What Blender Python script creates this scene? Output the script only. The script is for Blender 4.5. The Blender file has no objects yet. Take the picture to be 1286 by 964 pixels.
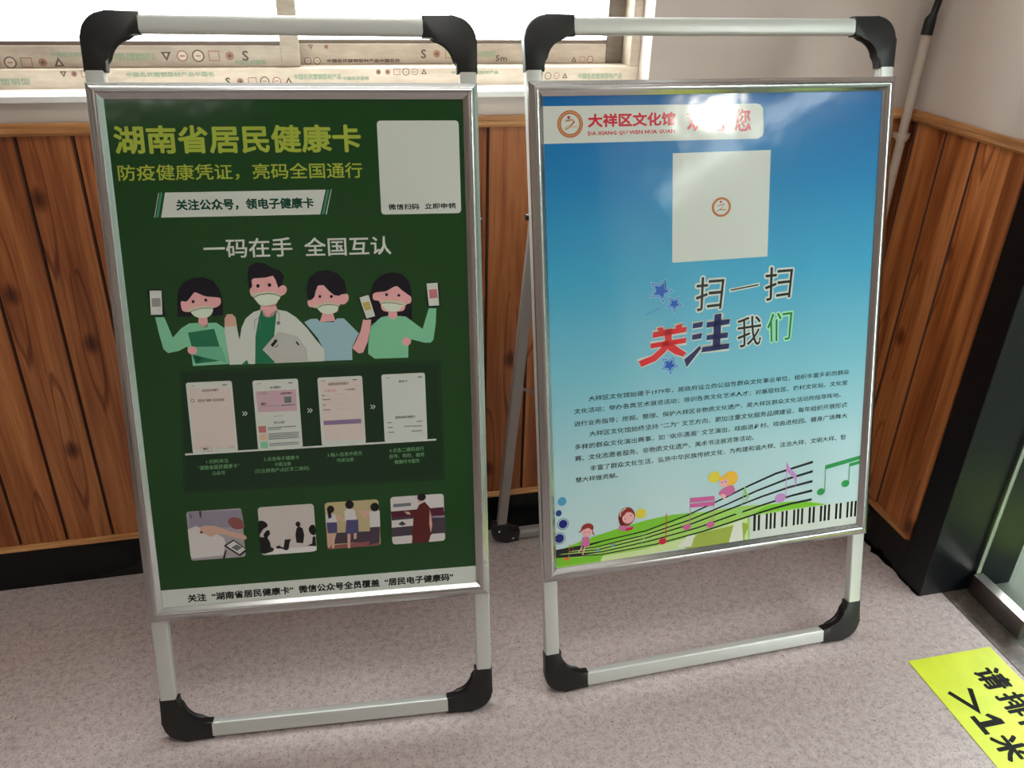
import bpy, bmesh, math, random
from mathutils import Vector, Matrix
random.seed(7)
SC = bpy.context.scene
COL = SC.collection
PI = math.pi

# ------------------------------------------------------------------ camera, world, lights, exposure
SC.view_settings.view_transform = 'Standard'
SC.view_settings.look = 'None'
SC.view_settings.gamma = 1.0
SC.view_settings.use_curve_mapping = False
SC.view_settings.exposure = 1.05

cam_data = bpy.data.cameras.new('camera'); cam_data.sensor_width = 36.0; cam_data.lens = 1052.5 / 1286 * 36
cam_data.clip_start = 0.02; cam_data.clip_end = 80
camera = bpy.data.objects.new('camera', cam_data); COL.objects.link(camera)
PITCH, YAW, ROLL, CAM_H = 0.4933, 0.2424, -0.0294, 1.405
fwd = Vector((math.sin(YAW) * math.cos(PITCH), math.cos(YAW) * math.cos(PITCH), -math.sin(PITCH)))
right0 = Vector((math.cos(YAW), -math.sin(YAW), 0)); down0 = fwd.cross(right0)
cr = math.cos(ROLL) * right0 + math.sin(ROLL) * down0
cd = -math.sin(ROLL) * right0 + math.cos(ROLL) * down0
m = Matrix.Identity(4)
for i in range(3):
    m[i][0] = cr[i]; m[i][1] = -cd[i]; m[i][2] = -fwd[i]
m[2][3] = CAM_H
camera.matrix_world = m
SC.camera = camera

world = bpy.data.worlds.new('overcast_sky'); SC.world = world; world.use_nodes = True
wn = world.node_tree.nodes; wn.clear()
wo = wn.new('ShaderNodeOutputWorld'); wb = wn.new('ShaderNodeBackground')
wb.inputs[0].default_value = (0.95, 0.97, 1.0, 1); wb.inputs[1].default_value = 8.0
world.node_tree.links.new(wb.outputs[0], wo.inputs[0])

def area(name, loc, rot, sx, sy, power, color=(1, 1, 1), portal=False):
    l = bpy.data.lights.new(name, 'AREA'); l.shape = 'RECTANGLE'; l.size = sx; l.size_y = sy
    l.energy = power; l.color = color
    o = bpy.data.objects.new(name, l); COL.objects.link(o); o.location = loc; o.rotation_euler = rot
    if portal: l.cycles.is_portal = True
    return o
# sky portals in the window and the doorway (they add no light, they only guide the sky's)
area('window_portal', (-0.02, 1.93, 1.85), (-PI / 2, 0, 0), 1.5, 1.5, 1, portal=True)
area('door_portal', (1.66, 0.3, 1.15), (0, PI / 2, 0), 2.3, 2.0, 1, portal=True)
LAMP_POWER = 0.3      # strength multiplier of the ceiling panels

# ------------------------------------------------------------------ room measures (metres)
YB = 1.7467           # face of the back wall panelling
XR = 1.3615           # face of the right wall panelling
Z_TRIM, Z_BASE = 1.073, 0.1105
WIN_L, WIN_R, WIN_B, WIN_T = -0.75, 0.712, 1.121, 2.55
WALL_T = 0.26
DOOR_Y1, DOOR_Y0, DOOR_H = 1.287, -0.62, 2.35
X_L, Y_F, Z_C = -3.0, -4.2, 2.85

# ------------------------------------------------------------------ helpers
def srgb(r, g, b):
    f = lambda c: (c / 255 / 12.92) if c / 255 <= 0.04045 else ((c / 255 + 0.055) / 1.055) ** 2.4
    return (f(r), f(g), f(b), 1)

def mat(name, col=(0.8, 0.8, 0.8, 1), rough=0.5, metal=0.0, spec=0.5, coat=0.0):
    m = bpy.data.materials.new(name); m.use_nodes = True
    b = m.node_tree.nodes['Principled BSDF']
    b.inputs['Base Color'].default_value = col; b.inputs['Roughness'].default_value = rough
    b.inputs['Metallic'].default_value = metal; b.inputs['Specular IOR Level'].default_value = spec
    b.inputs['Coat Weight'].default_value = coat
    return m

class NT:
    def __init__(s, m): s.t = m.node_tree; s.b = s.t.nodes['Principled BSDF']
    def n(s, typ, **kw):
        o = s.t.nodes.new(typ)
        for k, v in kw.items():
            if k.startswith('i_'):
                key = k[2:]; key = int(key) if key.isdigit() else key.replace('_', ' ')
                o.inputs[key].default_value = v
            else: setattr(o, k, v)
        return o
    def l(s, a, b): s.t.links.new(a, b)
    def coords(s, scale=(1, 1, 1), rnd=True):
        tc = s.n('ShaderNodeTexCoord'); mp = s.n('ShaderNodeMapping'); mp.inputs['Scale'].default_value = scale
        s.l(tc.outputs['Object'], mp.inputs['Vector'])
        if rnd:
            oi = s.n('ShaderNodeObjectInfo'); mu = s.n('ShaderNodeMath', operation='MULTIPLY'); mu.inputs[1].default_value = 37.0
            s.l(oi.outputs['Random'], mu.inputs[0]); s.l(mu.outputs[0], mp.inputs['Location'])
        return mp.outputs[0]
    def ramp(s, fac, stops):
        r = s.n('ShaderNodeValToRGB'); e = r.color_ramp.elements
        e[0].position, e[0].color = stops[0]; e[1].position, e[1].color = stops[-1]
        for p, c in stops[1:-1]:
            x = e.new(p); x.color = c
        s.l(fac, r.inputs[0]); return r.outputs[0]
    def noise(s, vec, scale, detail=3, rough=0.5, dist=0.0):
        o = s.n('ShaderNodeTexNoise'); o.inputs['Scale'].default_value = scale; o.inputs['Detail'].default_value = detail
        o.inputs['Roughness'].default_value = rough; o.inputs['Distortion'].default_value = dist
        if vec is not None: s.l(vec, o.inputs['Vector'])
        return o.outputs['Fac']
    def mix(s, fac, a, b, mode='MIX'):
        o = s.n('ShaderNodeMix', data_type='RGBA', blend_type=mode)
        for k, v in ((0, fac), (6, a), (7, b)):
            if hasattr(v, 'is_linked') or hasattr(v, 'links'): s.l(v, o.inputs[k])
            else: o.inputs[k].default_value = v
        return o.outputs[2]
    def bump(s, h, strength, dist=0.001):
        o = s.n('ShaderNodeBump'); o.inputs['Strength'].default_value = strength; o.inputs['Distance'].default_value = dist
        s.l(h, o.inputs['Height']); s.l(o.outputs[0], s.b.inputs['Normal'])

def box(bm, x0, x1, y0, y1, z0, z1, bev=0.0):
    vs = [bm.verts.new(p) for p in ((x0, y0, z0), (x1, y0, z0), (x1, y1, z0), (x0, y1, z0), (x0, y0, z1), (x1, y0, z1), (x1, y1, z1), (x0, y1, z1))]
    fs = [bm.faces.new([vs[i] for i in f]) for f in ((0, 3, 2, 1), (4, 5, 6, 7), (0, 1, 5, 4), (1, 2, 6, 5), (2, 3, 7, 6), (3, 0, 4, 7))]
    if bev > 0:
        es = list({e for f in fs for e in f.edges})
        bmesh.ops.bevel(bm, geom=es, offset=bev, segments=2, profile=0.5, affect='EDGES')

def prism(bm, outline, z0, z1, bev=0.0, seg=2):
    """extrude a 2-D outline (counter-clockwise) from z0 to z1, rounding both rims"""
    lo = [bm.verts.new((x, y, z0)) for x, y in outline]; hi = [bm.verts.new((x, y, z1)) for x, y in outline]
    n = len(outline)
    f1 = bm.faces.new(list(reversed(lo))); f2 = bm.faces.new(hi)
    for i in range(n): bm.faces.new((lo[i], lo[(i + 1) % n], hi[(i + 1) % n], hi[i]))
    if bev > 0:
        bmesh.ops.bevel(bm, geom=list(f1.edges) + list(f2.edges), offset=bev, segments=seg, profile=0.5, affect='EDGES')

def tube(bm, pts, r, n=12):
    pts = [Vector(p) for p in pts]; rings = []
    for i, p in enumerate(pts):
        t = (pts[min(i + 1, len(pts) - 1)] - pts[max(i - 1, 0)]).normalized()
        a = t.orthogonal().normalized() if i == 0 else (rings_a - t * rings_a.dot(t)).normalized()
        rings_a = a; b = t.cross(a); rr = r[i] if isinstance(r, (list, tuple)) else r
        rings.append([bm.verts.new(p + rr * (math.cos(2 * PI * k / n) * a + math.sin(2 * PI * k / n) * b)) for k in range(n)])
    for i in range(len(rings) - 1):
        for k in range(n): bm.faces.new((rings[i][k], rings[i][(k + 1) % n], rings[i + 1][(k + 1) % n], rings[i + 1][k]))
    bm.faces.new(list(reversed(rings[0]))); bm.faces.new(rings[-1])

def obj(name, bm, mats, parent=None, smooth=False, angle=40):
    me = bpy.data.meshes.new(name)
    bmesh.ops.recalc_face_normals(bm, faces=bm.faces); bm.to_mesh(me); bm.free()
    for mm in (mats if isinstance(mats, (list, tuple)) else [mats]): me.materials.append(mm)
    if smooth:
        me.polygons.foreach_set('use_smooth', [True] * len(me.polygons))
        me.set_sharp_from_angle(angle=math.radians(angle))
    o = bpy.data.objects.new(name, me); COL.objects.link(o)
    if parent: o.parent = parent
    return o

def one_box(name, b, m, parent=None, bev=0.0, kind=None):
    bm = bmesh.new(); box(bm, *b, bev); o = obj(name, bm, m, parent)
    if kind: o['kind'] = kind
    return o

def empty(name, loc=(0, 0, 0), rz=0, label=None, cat=None, group=None, kind=None):
    o = bpy.data.objects.new(name, None); COL.objects.link(o); o.location = loc; o.rotation_euler = (0, 0, rz)
    o.empty_display_size = 0.1
    if label: o['label'] = label
    if cat: o['category'] = cat
    if group: o['group'] = group
    if kind: o['kind'] = kind
    return o

def tag(o, label, cat, group=None):
    o['label'] = label; o['category'] = cat
    if group: o['group'] = group
    return o

# ------------------------------------------------------------------ surface materials
def m_floor():
    m = mat('speckled_vinyl', rough=0.42, spec=0.4); t = NT(m); v = t.coords(rnd=False)
    c = t.ramp(t.noise(v, 3.0, 4), [(0.3, srgb(176, 162, 160)), (0.7, srgb(190, 175, 172))])
    g = t.ramp(t.noise(v, 70, 3, 0.6), [(0.35, srgb(158, 138, 136)), (0.5, srgb(186, 170, 168)), (0.68, srgb(206, 190, 186))])
    c = t.mix(0.55, c, g)
    f1 = t.ramp(t.noise(v, 190, 2, 0.6), [(0.34, (0.8, 0.8, 0.8, 1)), (0.44, (0, 0, 0, 1))])
    c = t.mix(f1, c, srgb(142, 120, 118))
    f2 = t.ramp(t.noise(v, 240, 2, 0.6, 0.3), [(0.60, (0, 0, 0, 1)), (0.70, (0.8, 0.8, 0.8, 1))])
    c = t.mix(f2, c, srgb(218, 202, 198))
    vo = t.n('ShaderNodeTexVoronoi', voronoi_dimensions='2D'); vo.inputs['Scale'].default_value = 30; t.l(v, vo.inputs['Vector'])
    sz = t.n('ShaderNodeSeparateColor'); t.l(vo.outputs['Color'], sz.inputs[0])
    th = t.n('ShaderNodeMapRange'); th.inputs[1].default_value = 0.55; th.inputs[2].default_value = 1.0; th.inputs[3].default_value = 0.0; th.inputs[4].default_value = 0.055; t.l(sz.outputs[0], th.inputs[0])
    lt = t.n('ShaderNodeMath', operation='LESS_THAN'); t.l(vo.outputs['Distance'], lt.inputs[0]); t.l(th.outputs[0], lt.inputs[1])
    c = t.mix(lt.outputs[0], c, srgb(112, 90, 86))
    st = t.ramp(t.noise(v, 8, 5, 0.68), [(0.60, (0, 0, 0, 1)), (0.74, (0.4, 0.4, 0.4, 1))])
    c = t.mix(st, c, srgb(118, 102, 98))
    t.l(c, t.b.inputs['Base Color']); t.bump(t.noise(v, 250, 2), 0.12, 0.0006)
    return m

def m_wood(name, tint=(0, 0, 0), run='Z'):
    """printed pine panelling: long grain, cathedral streaks, knots, each plank its own tone"""
    m = mat(name, rough=0.36, spec=0.4); t = NT(m)
    tc = t.n('ShaderNodeTexCoord'); sp = t.n('ShaderNodeSeparateXYZ'); t.l(tc.outputs['Object'], sp.inputs[0])
    ad = t.n('ShaderNodeMath', operation='ADD')
    if run == 'Z': t.l(sp.outputs[0], ad.inputs[0]); t.l(sp.outputs[1], ad.inputs[1]); across, along = ad.outputs[0], sp.outputs[2]
    else: t.l(sp.outputs[0], ad.inputs[0]); t.l(sp.outputs[1], ad.inputs[1]); across, along = sp.outputs[2], ad.outputs[0]
    oi = t.n('ShaderNodeObjectInfo')
    def vec(k, shift=0.0):
        cb = t.n('ShaderNodeCombineXYZ'); t.l(across, cb.inputs[0]); mu = t.n('ShaderNodeMath', operation='MULTIPLY'); mu.inputs[1].default_value = k
        t.l(along, mu.inputs[0]); t.l(mu.outputs[0], cb.inputs[1])
        r = t.n('ShaderNodeMath', operation='MULTIPLY_ADD'); r.inputs[1].default_value = 41.0; r.inputs[2].default_value = shift; t.l(oi.outputs['Random'], r.inputs[0])
        va = t.n('ShaderNodeVectorMath', operation='ADD'); t.l(cb.outputs[0], va.inputs[0]); t.l(r.outputs[0], va.inputs[1]); return va.outputs[0]
    c3 = lambda r, g, b: srgb(r + tint[0], g + tint[1], b + tint[2])
    v = vec(0.06)
    base = t.ramp(t.noise(v, 26, 4, 0.55, 0.4), [(0.28, c3(124, 66, 35)), (0.45, c3(172, 104, 57)), (0.6, c3(196, 129, 78)), (0.75, c3(156, 91, 52))])
    fine = t.ramp(t.noise(vec(0.03), 260, 3, 0.6), [(0.3, (0.72, 0.66, 0.62, 1)), (0.6, (1, 1, 1, 1))])
    c = t.mix(0.8, base, fine, 'MULTIPLY')
    # broad dark heart streak running down part of the board
    bw = t.ramp(t.noise(vec(0.05, 5), 11, 2, 0.4, 1.2), [(0.52, (1, 1, 1, 1)), (0.60, (0.62, 0.5, 0.45, 1)), (0.68, (0.95, 0.9, 0.86, 1))])
    c = t.mix(0.75, c, bw, 'MULTIPLY')
    # cathedral lines
    w = t.n('ShaderNodeTexWave', wave_type='RINGS', rings_direction='SPHERICAL'); w.inputs['Scale'].default_value = 20
    w.inputs['Distortion'].default_value = 3.2; w.inputs['Detail'].default_value = 2; w.inputs['Detail Scale'].default_value = 1.5
    vk = vec(0.42, 2)
    vo = t.n('ShaderNodeTexVoronoi', voronoi_dimensions='2D'); vo.inputs['Scale'].default_value = 7.0; t.l(vk, vo.inputs['Vector'])
    d = t.n('ShaderNodeVectorMath', operation='SUBTRACT'); t.l(vk, d.inputs[0]); t.l(vo.outputs['Position'], d.inputs[1])
    dm = t.n('ShaderNodeVectorMath', operation='MULTIPLY'); dm.inputs[1].default_value = (1, 0.22, 0); t.l(d.outputs[0], dm.inputs[0])
    t.l(dm.outputs[0], w.inputs['Vector'])
    lines = t.ramp(w.outputs['Fac'], [(0.0, (0.42, 0.3, 0.26, 1)), (0.22, (1, 1, 1, 1))])
    ln = t.n('ShaderNodeVectorMath', operation='LENGTH'); t.l(dm.outputs[0], ln.inputs[0])
    near = t.ramp(ln.outputs['Value'], [(0.012, (0.9, 0.9, 0.9, 1)), (0.040, (0.0, 0.0, 0.0, 1))])
    c = t.mix(near, c, t.mix(1.0, c, lines, 'MULTIPLY'))
    kn = t.n('ShaderNodeVectorMath', operation='LENGTH'); kd = t.n('ShaderNodeVectorMath', operation='MULTIPLY'); kd.inputs[1].default_value = (1, 1.6, 0)
    t.l(d.outputs[0], kd.inputs[0]); t.l(kd.outputs[0], kn.inputs[0])
    knot = t.ramp(kn.outputs['Value'], [(0.005, (0.22, 0.13, 0.1, 1)), (0.011, (0.45, 0.33, 0.28, 1)), (0.02, (1, 1, 1, 1))])
    c = t.mix(0.9, c, knot, 'MULTIPLY')
    tone = t.ramp(oi.outputs['Random'], [(0.0, (0.70, 0.63, 0.6, 1)), (0.5, (0.95, 0.93, 0.92, 1)), (1.0, (1.15, 1.15, 1.1, 1))])
    c = t.mix(1.0, c, tone, 'MULTIPLY')
    t.l(c, t.b.inputs['Base Color']); t.bump(t.noise(v, 120, 3), 0.2, 0.0005)
    return m

def m_plaster(name, col):
    m = mat(name, col, 0.8, spec=0.2); t = NT(m); v = t.coords(rnd=False)
    n = t.noise(v, 4, 5, 0.6)
    c = t.ramp(n, [(0.3, tuple(x * 0.93 for x in col[:3]) + (1,)), (0.7, col)])
    t.l(c, t.b.inputs['Base Color']); t.bump(t.noise(v, 90, 4, 0.7), 0.12, 0.001)
    return m

def m_alu(name, col, rough=0.3, streak=None):
    return mat(name, col, rough, metal=1.0)

def m_black(name, col=srgb(16, 16, 17), rough=0.25):
    m = mat(name, col, rough, spec=0.3); t = NT(m); v = t.coords(rnd=False)
    t.l(t.ramp(t.noise(v, 5, 2), [(0.3, (rough * 0.95,) * 3 + (1,)), (0.7, (rough * 1.2,) * 3 + (1,))]), t.b.inputs['Roughness'])
    return m

def m_film(name, c1, c2):
    """aluminium under a beige protective film, wrinkled and patchy"""
    m = mat(name, rough=0.35); t = NT(m); v = t.coords((1, 1, 3), rnd=False)
    c = t.ramp(t.noise(v, 14, 5, 0.65), [(0.3, c1), (0.7, c2)])
    t.l(c, t.b.inputs['Base Color']); t.bump(t.noise(t.coords((1, 1, 4), rnd=False), 45, 4, 0.7), 0.35, 0.002)
    return m

def m_glass():
    """thin clear pane: mostly transparent with a Fresnel reflection, faint green tint"""
    m = bpy.data.materials.new('clear_glass'); m.use_nodes = True; nt = m.node_tree; nt.nodes.clear()
    o = nt.nodes.new('ShaderNodeOutputMaterial'); mx = nt.nodes.new('ShaderNodeMixShader')
    tr = nt.nodes.new('ShaderNodeBsdfTransparent'); tr.inputs[0].default_value = (0.93, 0.97, 0.95, 1)
    gl = nt.nodes.new('ShaderNodeBsdfGlossy'); gl.inputs['Roughness'].default_value = 0.02
    fr = nt.nodes.new('ShaderNodeFresnel'); fr.inputs[0].default_value = 1.45
    ge = nt.nodes.new('ShaderNodeNewGeometry'); om = nt.nodes.new('ShaderNodeMath'); om.operation = 'SUBTRACT'; om.inputs[0].default_value = 1
    mu = nt.nodes.new('ShaderNodeMath'); mu.operation = 'MULTIPLY'
    nt.links.new(ge.outputs['Backfacing'], om.inputs[1]); nt.links.new(om.outputs[0], mu.inputs[0]); nt.links.new(fr.outputs[0], mu.inputs[1])
    nt.links.new(mu.outputs[0], mx.inputs[0]); nt.links.new(tr.outputs[0], mx.inputs[1]); nt.links.new(gl.outputs[0], mx.inputs[2])
    nt.links.new(mx.outputs[0], o.inputs[0])
    return m

M = dict(
    groove=mat('stained_groove', srgb(74, 38, 24), 0.6),
    floor=m_floor(), plank=m_wood('pine_panelling'), trimwood=m_wood('pine_moulding', (30, 42, 34), 'X'),
    plaster=m_plaster('off_white_paint', srgb(206, 192, 184)), reveal=m_plaster('white_reveal_paint', srgb(246, 243, 240)),
    ceiling=m_plaster('ceiling_paint', srgb(225, 222, 216)), black=m_black('black_stone_cladding'),
    jamb=m_black('black_door_jamb', srgb(12, 14, 18), 0.34),
    film=m_film('protective_film_beige', srgb(205, 188, 168), srgb(232, 214, 196)), filmdark=m_film('protective_film_grey', srgb(176, 160, 144), srgb(208, 192, 176)),
    framedark=m_film('window_stile_film', srgb(96, 84, 74), srgb(124, 110, 98)),
    bead=mat('window_gasket', srgb(120, 104, 92), 0.5), glass=m_glass(),
    alu=m_alu('brushed_aluminium', (0.50, 0.49, 0.49, 1), 0.2), tube=mat('silver_painted_tube', srgb(206, 207, 203), 0.34, metal=0.3),
    tube_back=mat('anodised_rear_leg', srgb(158, 154, 150), 0.4, metal=0.3),
    plastic=mat('black_plastic', srgb(20, 19, 20), 0.42), steel=m_alu('stainless_steel', (0.36, 0.32, 0.30, 1), 0.28),
    board=mat('white_foam_board', srgb(220, 220, 215), 0.7), rivet=mat('steel_rivet', (0.8, 0.8, 0.8, 1), 0.25, metal=1.0),
    pipe=mat('painted_pipe', srgb(186, 172, 160), 0.5), hose=mat('black_hose', srgb(14, 14, 14), 0.5),
    edge=mat('glass_edge', srgb(168, 170, 156), 0.3), ground=m_plaster('outdoor_paving', srgb(88, 94, 84)),
    outwall=m_plaster('outdoor_wall', srgb(70, 78, 70)),
)

# ------------------------------------------------------------------ the room
floor = one_box('floor', (X_L, XR + 0.10, Y_F, YB, -0.05, 0), M['floor'], kind='structure')
one_box('ceiling', (X_L, XR, Y_F, YB, Z_C, Z_C + 0.1), M['ceiling'], kind='structure')
bm = bmesh.new(); ty = YB + 0.008
box(bm, X_L, WIN_L, ty, ty + WALL_T, 0, Z_C); box(bm, WIN_R, XR + WALL_T, ty, ty + WALL_T, 0, Z_C)
box(bm, WIN_L, WIN_R, ty, ty + WALL_T, 0, WIN_B - 0.012); box(bm, WIN_L, WIN_R, ty, ty + WALL_T, WIN_T, Z_C)
wall_back = obj('wall_back', bm, M['plaster']); wall_back['kind'] = 'structure'
bm = bmesh.new(); tx = XR + 0.008
box(bm, tx, XR + WALL_T, 1.366, ty, 0, Z_C); box(bm, tx, XR + WALL_T, DOOR_Y0, 1.366, DOOR_H, Z_C); box(bm, tx, XR + WALL_T, Y_F, DOOR_Y0, 0, Z_C)
wall_right = obj('wall_right', bm, M['plaster']); wall_right['kind'] = 'structure'
one_box('wall_left', (X_L - 0.2, X_L, Y_F, YB, 0, Z_C), M['plaster'], kind='structure')
one_box('wall_front', (X_L - 0.2, XR + WALL_T, Y_F - 0.2, Y_F, 0, Z_C), M['plaster'], kind='structure')

# black door surround at the end of the right wall
one_box('trim_1', (XR - 0.001, XR + WALL_T, DOOR_Y1, 1.366, 0, DOOR_H), M['jamb'], bev=0.002, kind='structure')
# black skirtings (upper edge slightly chipped paint line towards the floor)
one_box('baseboard_back', (X_L, XR, YB - 0.001, ty, 0, Z_BASE + 0.004), M['black'], kind='structure')
one_box('baseboard_right', (XR - 0.001, tx, 1.366, YB - 0.001, 0, Z_BASE + 0.004), M['black'], kind='structure')

# wood planks of the panelling, one object each
PW = 0.0995
def plank_mesh(w, z0, z1, axis):
    bm = bmesh.new(); g = 0.0003; c = 0.0036; d = 0.0079
    if axis == 'x':
        prof = [(g, 0), (g, -d + c), (c, -d), (w - c, -d), (w - g, -d + c), (w - g, 0)]
        lo = [bm.verts.new((a, b, z0)) for a, b in prof]; hi = [bm.verts.new((a, b, z1)) for a, b in prof]
    else:
        prof = [(0, g), (-d + c, g), (-d, c), (-d, w - c), (-d + c, w - g), (0, w - g)]
        lo = [bm.verts.new((a, b, z0)) for a, b in prof]; hi = [bm.verts.new((a, b, z1)) for a, b in prof]
    for i in range(5):
        f = bm.faces.new((lo[i], lo[i + 1], hi[i + 1], hi[i])); f.material_index = 0 if i == 2 else 1
    bm.faces.new(lo); bm.faces.new(hi)
    me = bpy.data.meshes.new('plank'); bmesh.ops.recalc_face_normals(bm, faces=bm.faces); bm.to_mesh(me); bm.free(); me.materials.append(M['plank']); me.materials.append(M['groove'])
    return me
ZP0, ZP1 = Z_BASE + 0.004, Z_TRIM - 0.010
pm = plank_mesh(PW, ZP0, ZP1, 'x')
x = 0.365 + 9 * PW; 
xs = []
while x > X_L + 0.9: xs.append(x); x -= PW
for x in xs:
    o = bpy.data.objects.new('plank', pm); COL.objects.link(o); o.parent = wall_back; o.location = (x, ty, 0)
o = bpy.data.objects.new('plank', plank_mesh(XR - 0.365 - 10 * PW + 0.0, ZP0, ZP1, 'x')) if XR - 0.365 - 10 * PW > 0.01 else None
if o: COL.objects.link(o); o.parent = wall_back; o.location = (0.365 + 10 * PW, ty, 0)
pr = plank_mesh(0.1, ZP0, ZP1, 'y')
for y in (1.410, 1.510, 1.610):
    o = bpy.data.objects.new('plank', pr); COL.objects.link(o); o.parent = wall_right; o.location = (tx, y, 0)
o = bpy.data.objects.new('plank', plank_mesh(YB - 1.711, ZP0, ZP1, 'y')); COL.objects.link(o); o.parent = wall_right; o.location = (tx, 1.710, 0)
bm = bmesh.new(); box(bm, XR - 0.006, tx, 1.367, 1.409, ZP0 - 0.004, ZP1, 0.002); o = obj('edge_strip', bm, M['plank'], wall_right)

def moulding(name, axis, a0, a1, z0, z1, depth, parent):
    bm = bmesh.new()
    h = z1 - z0
    prof = [(0.004, z0), (-depth * 0.7, z0), (-depth, z0 + h * 0.25), (-depth * 0.85, z0 + h * 0.55), (-depth * 0.55, z0 + h * 0.62), (-depth * 0.5, z0 + h * 0.9), (-depth * 0.3, z1), (0.004, z1)]
    P = (lambda a, d, z: (a, YB + d, z)) if axis == 'x' else (lambda a, d, z: (XR + d, a, z))
    lo = [bm.verts.new(P(a0, d, z)) for d, z in prof]; hi = [bm.verts.new(P(a1, d, z)) for d, z in prof]
    n = len(prof)
    for i in range(n): bm.faces.new((lo[i], lo[(i + 1) % n], hi[(i + 1) % n], hi[i]))
    bm.faces.new(lo); bm.faces.new(hi)
    return obj(name, bm, M['trimwood'], parent)
moulding('top_moulding', 'x', X_L + 0.01, XR, Z_TRIM - 0.022, Z_TRIM, 0.011, wall_back)
moulding('bottom_moulding', 'x', X_L + 0.01, XR, Z_BASE, Z_BASE + 0.014, 0.009, wall_back)
moulding('top_moulding', 'y', 1.366, YB - 0.011, Z_TRIM - 0.024, Z_TRIM, 0.011, wall_right)
moulding('bottom_moulding', 'y', 1.372, YB - 0.009, Z_BASE, Z_BASE + 0.013, 0.013, wall_right)

# uneven black paint line where the right skirting meets the floor
bm = bmesh.new(); rr = random.Random(3); n = 26; ys_ = [DOOR_Y1 + 0.002 + i * (YB - DOOR_Y1 - 0.01) / n for i in range(n + 1)]
a = [bm.verts.new((XR + 0.002, y, 0.0008)) for y in ys_]; b = [bm.verts.new((XR - 0.003 - rr.random() ** 2 * 0.010 - (0.006 if i in (8, 9, 10, 14) else 0), y, 0.0008)) for i, y in enumerate(ys_)]
for i in range(n): bm.faces.new((a[i], a[i + 1], b[i + 1], b[i]))
obj('paint_edge', bm, M['black'], wall_right)

# ------------------------------------------------------------------ window
def window_print(parent, y):
    """marks printed on the protective film: rows of characters, rings, triangles"""
window = empty('window_1', (0, 0, 0), kind='structure')
yo = YB + 0.07        # front of the outer frame
ys = YB + 0.09        # front of the sashes
one_box('window_sill', (WIN_L, WIN_R, YB - 0.004, yo + 0.002, WIN_B - 0.012, WIN_B), M['reveal'], window, 0.002)
one_box('frame_rail', (WIN_L, WIN_R, yo, yo + 0.08, WIN_B, WIN_B + 0.036), M['film'], window, 0.002)
one_box('frame_rail', (WIN_L, WIN_R, yo, yo + 0.08, WIN_T - 0.036, WIN_T), M['film'], window, 0.002)
one_box('frame_stile', (WIN_L, WIN_L + 0.022, yo, yo + 0.08, WIN_B + 0.036, WIN_T - 0.036), M['film'], window, 0.002)
one_box('frame_stile', (WIN_R - 0.022, WIN_R, yo, yo + 0.08, WIN_B + 0.036, WIN_T - 0.036), M['filmdark'], window, 0.002)
def sash(x0, x1, y, wl, wr, mr):
    s = empty('window_sash', (0, 0, 0)); s.parent = window
    zb, zt = WIN_B + 0.036, WIN_T - 0.036
    one_box('bottom_rail', (x0, x1, y, y + 0.028, zb, zb + 0.040), M['filmdark'], s, 0.002)
    one_box('top_rail', (x0, x1, y, y + 0.028, zt - 0.04, zt), M['filmdark'], s, 0.002)
    one_box('stile', (x0, x0 + wl, y - 0.0015, y + 0.0295, zb, zt), M['filmdark'], s, 0.002)
    one_box('stile', (x1 - wr, x1, y - 0.0015, y + 0.0295, zb, zt), mr, s, 0.002)
    one_box('glazing_bead', (x0 + wl, x1 - wr, y + 0.004, y + 0.024, zb + 0.040, zb + 0.047), M['bead'], s)
    one_box('glass_pane', (x0 + wl, x1 - wr, y + 0.012, y + 0.016, zb + 0.047, zt - 0.04), M['glass'], s)
    return s
sash_l = sash(WIN_L + 0.022, -0.003, ys, 0.037, 0.037, M['filmdark'])
sash_r = sash(-0.040, WIN_R - 0.022, ys + 0.032, 0.037, 0.038, M['framedark'])

# ------------------------------------------------------------------ print: flat inks laid on real surfaces
def text_mesh_data(body, size, offset, res=2):
    """outline of a line of lettering in the built-in font: (verts, faces), bounding box"""
    cu = bpy.data.curves.new('lettering', 'FONT'); cu.body = body; cu.size = size; cu.offset = offset
    cu.resolution_u = res; cu.fill_mode = 'FRONT'
    ob = bpy.data.objects.new('lettering', cu); COL.objects.link(ob)
    dg = bpy.context.evaluated_depsgraph_get(); dg.update()
    me = bpy.data.meshes.new_from_object(ob.evaluated_get(dg))
    vs = [tuple(v.co) for v in me.vertices]; fs = [tuple(p.vertices) for p in me.polygons]
    bpy.data.meshes.remove(me); bpy.data.objects.remove(ob); bpy.data.curves.remove(cu)
    return vs, fs

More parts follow.
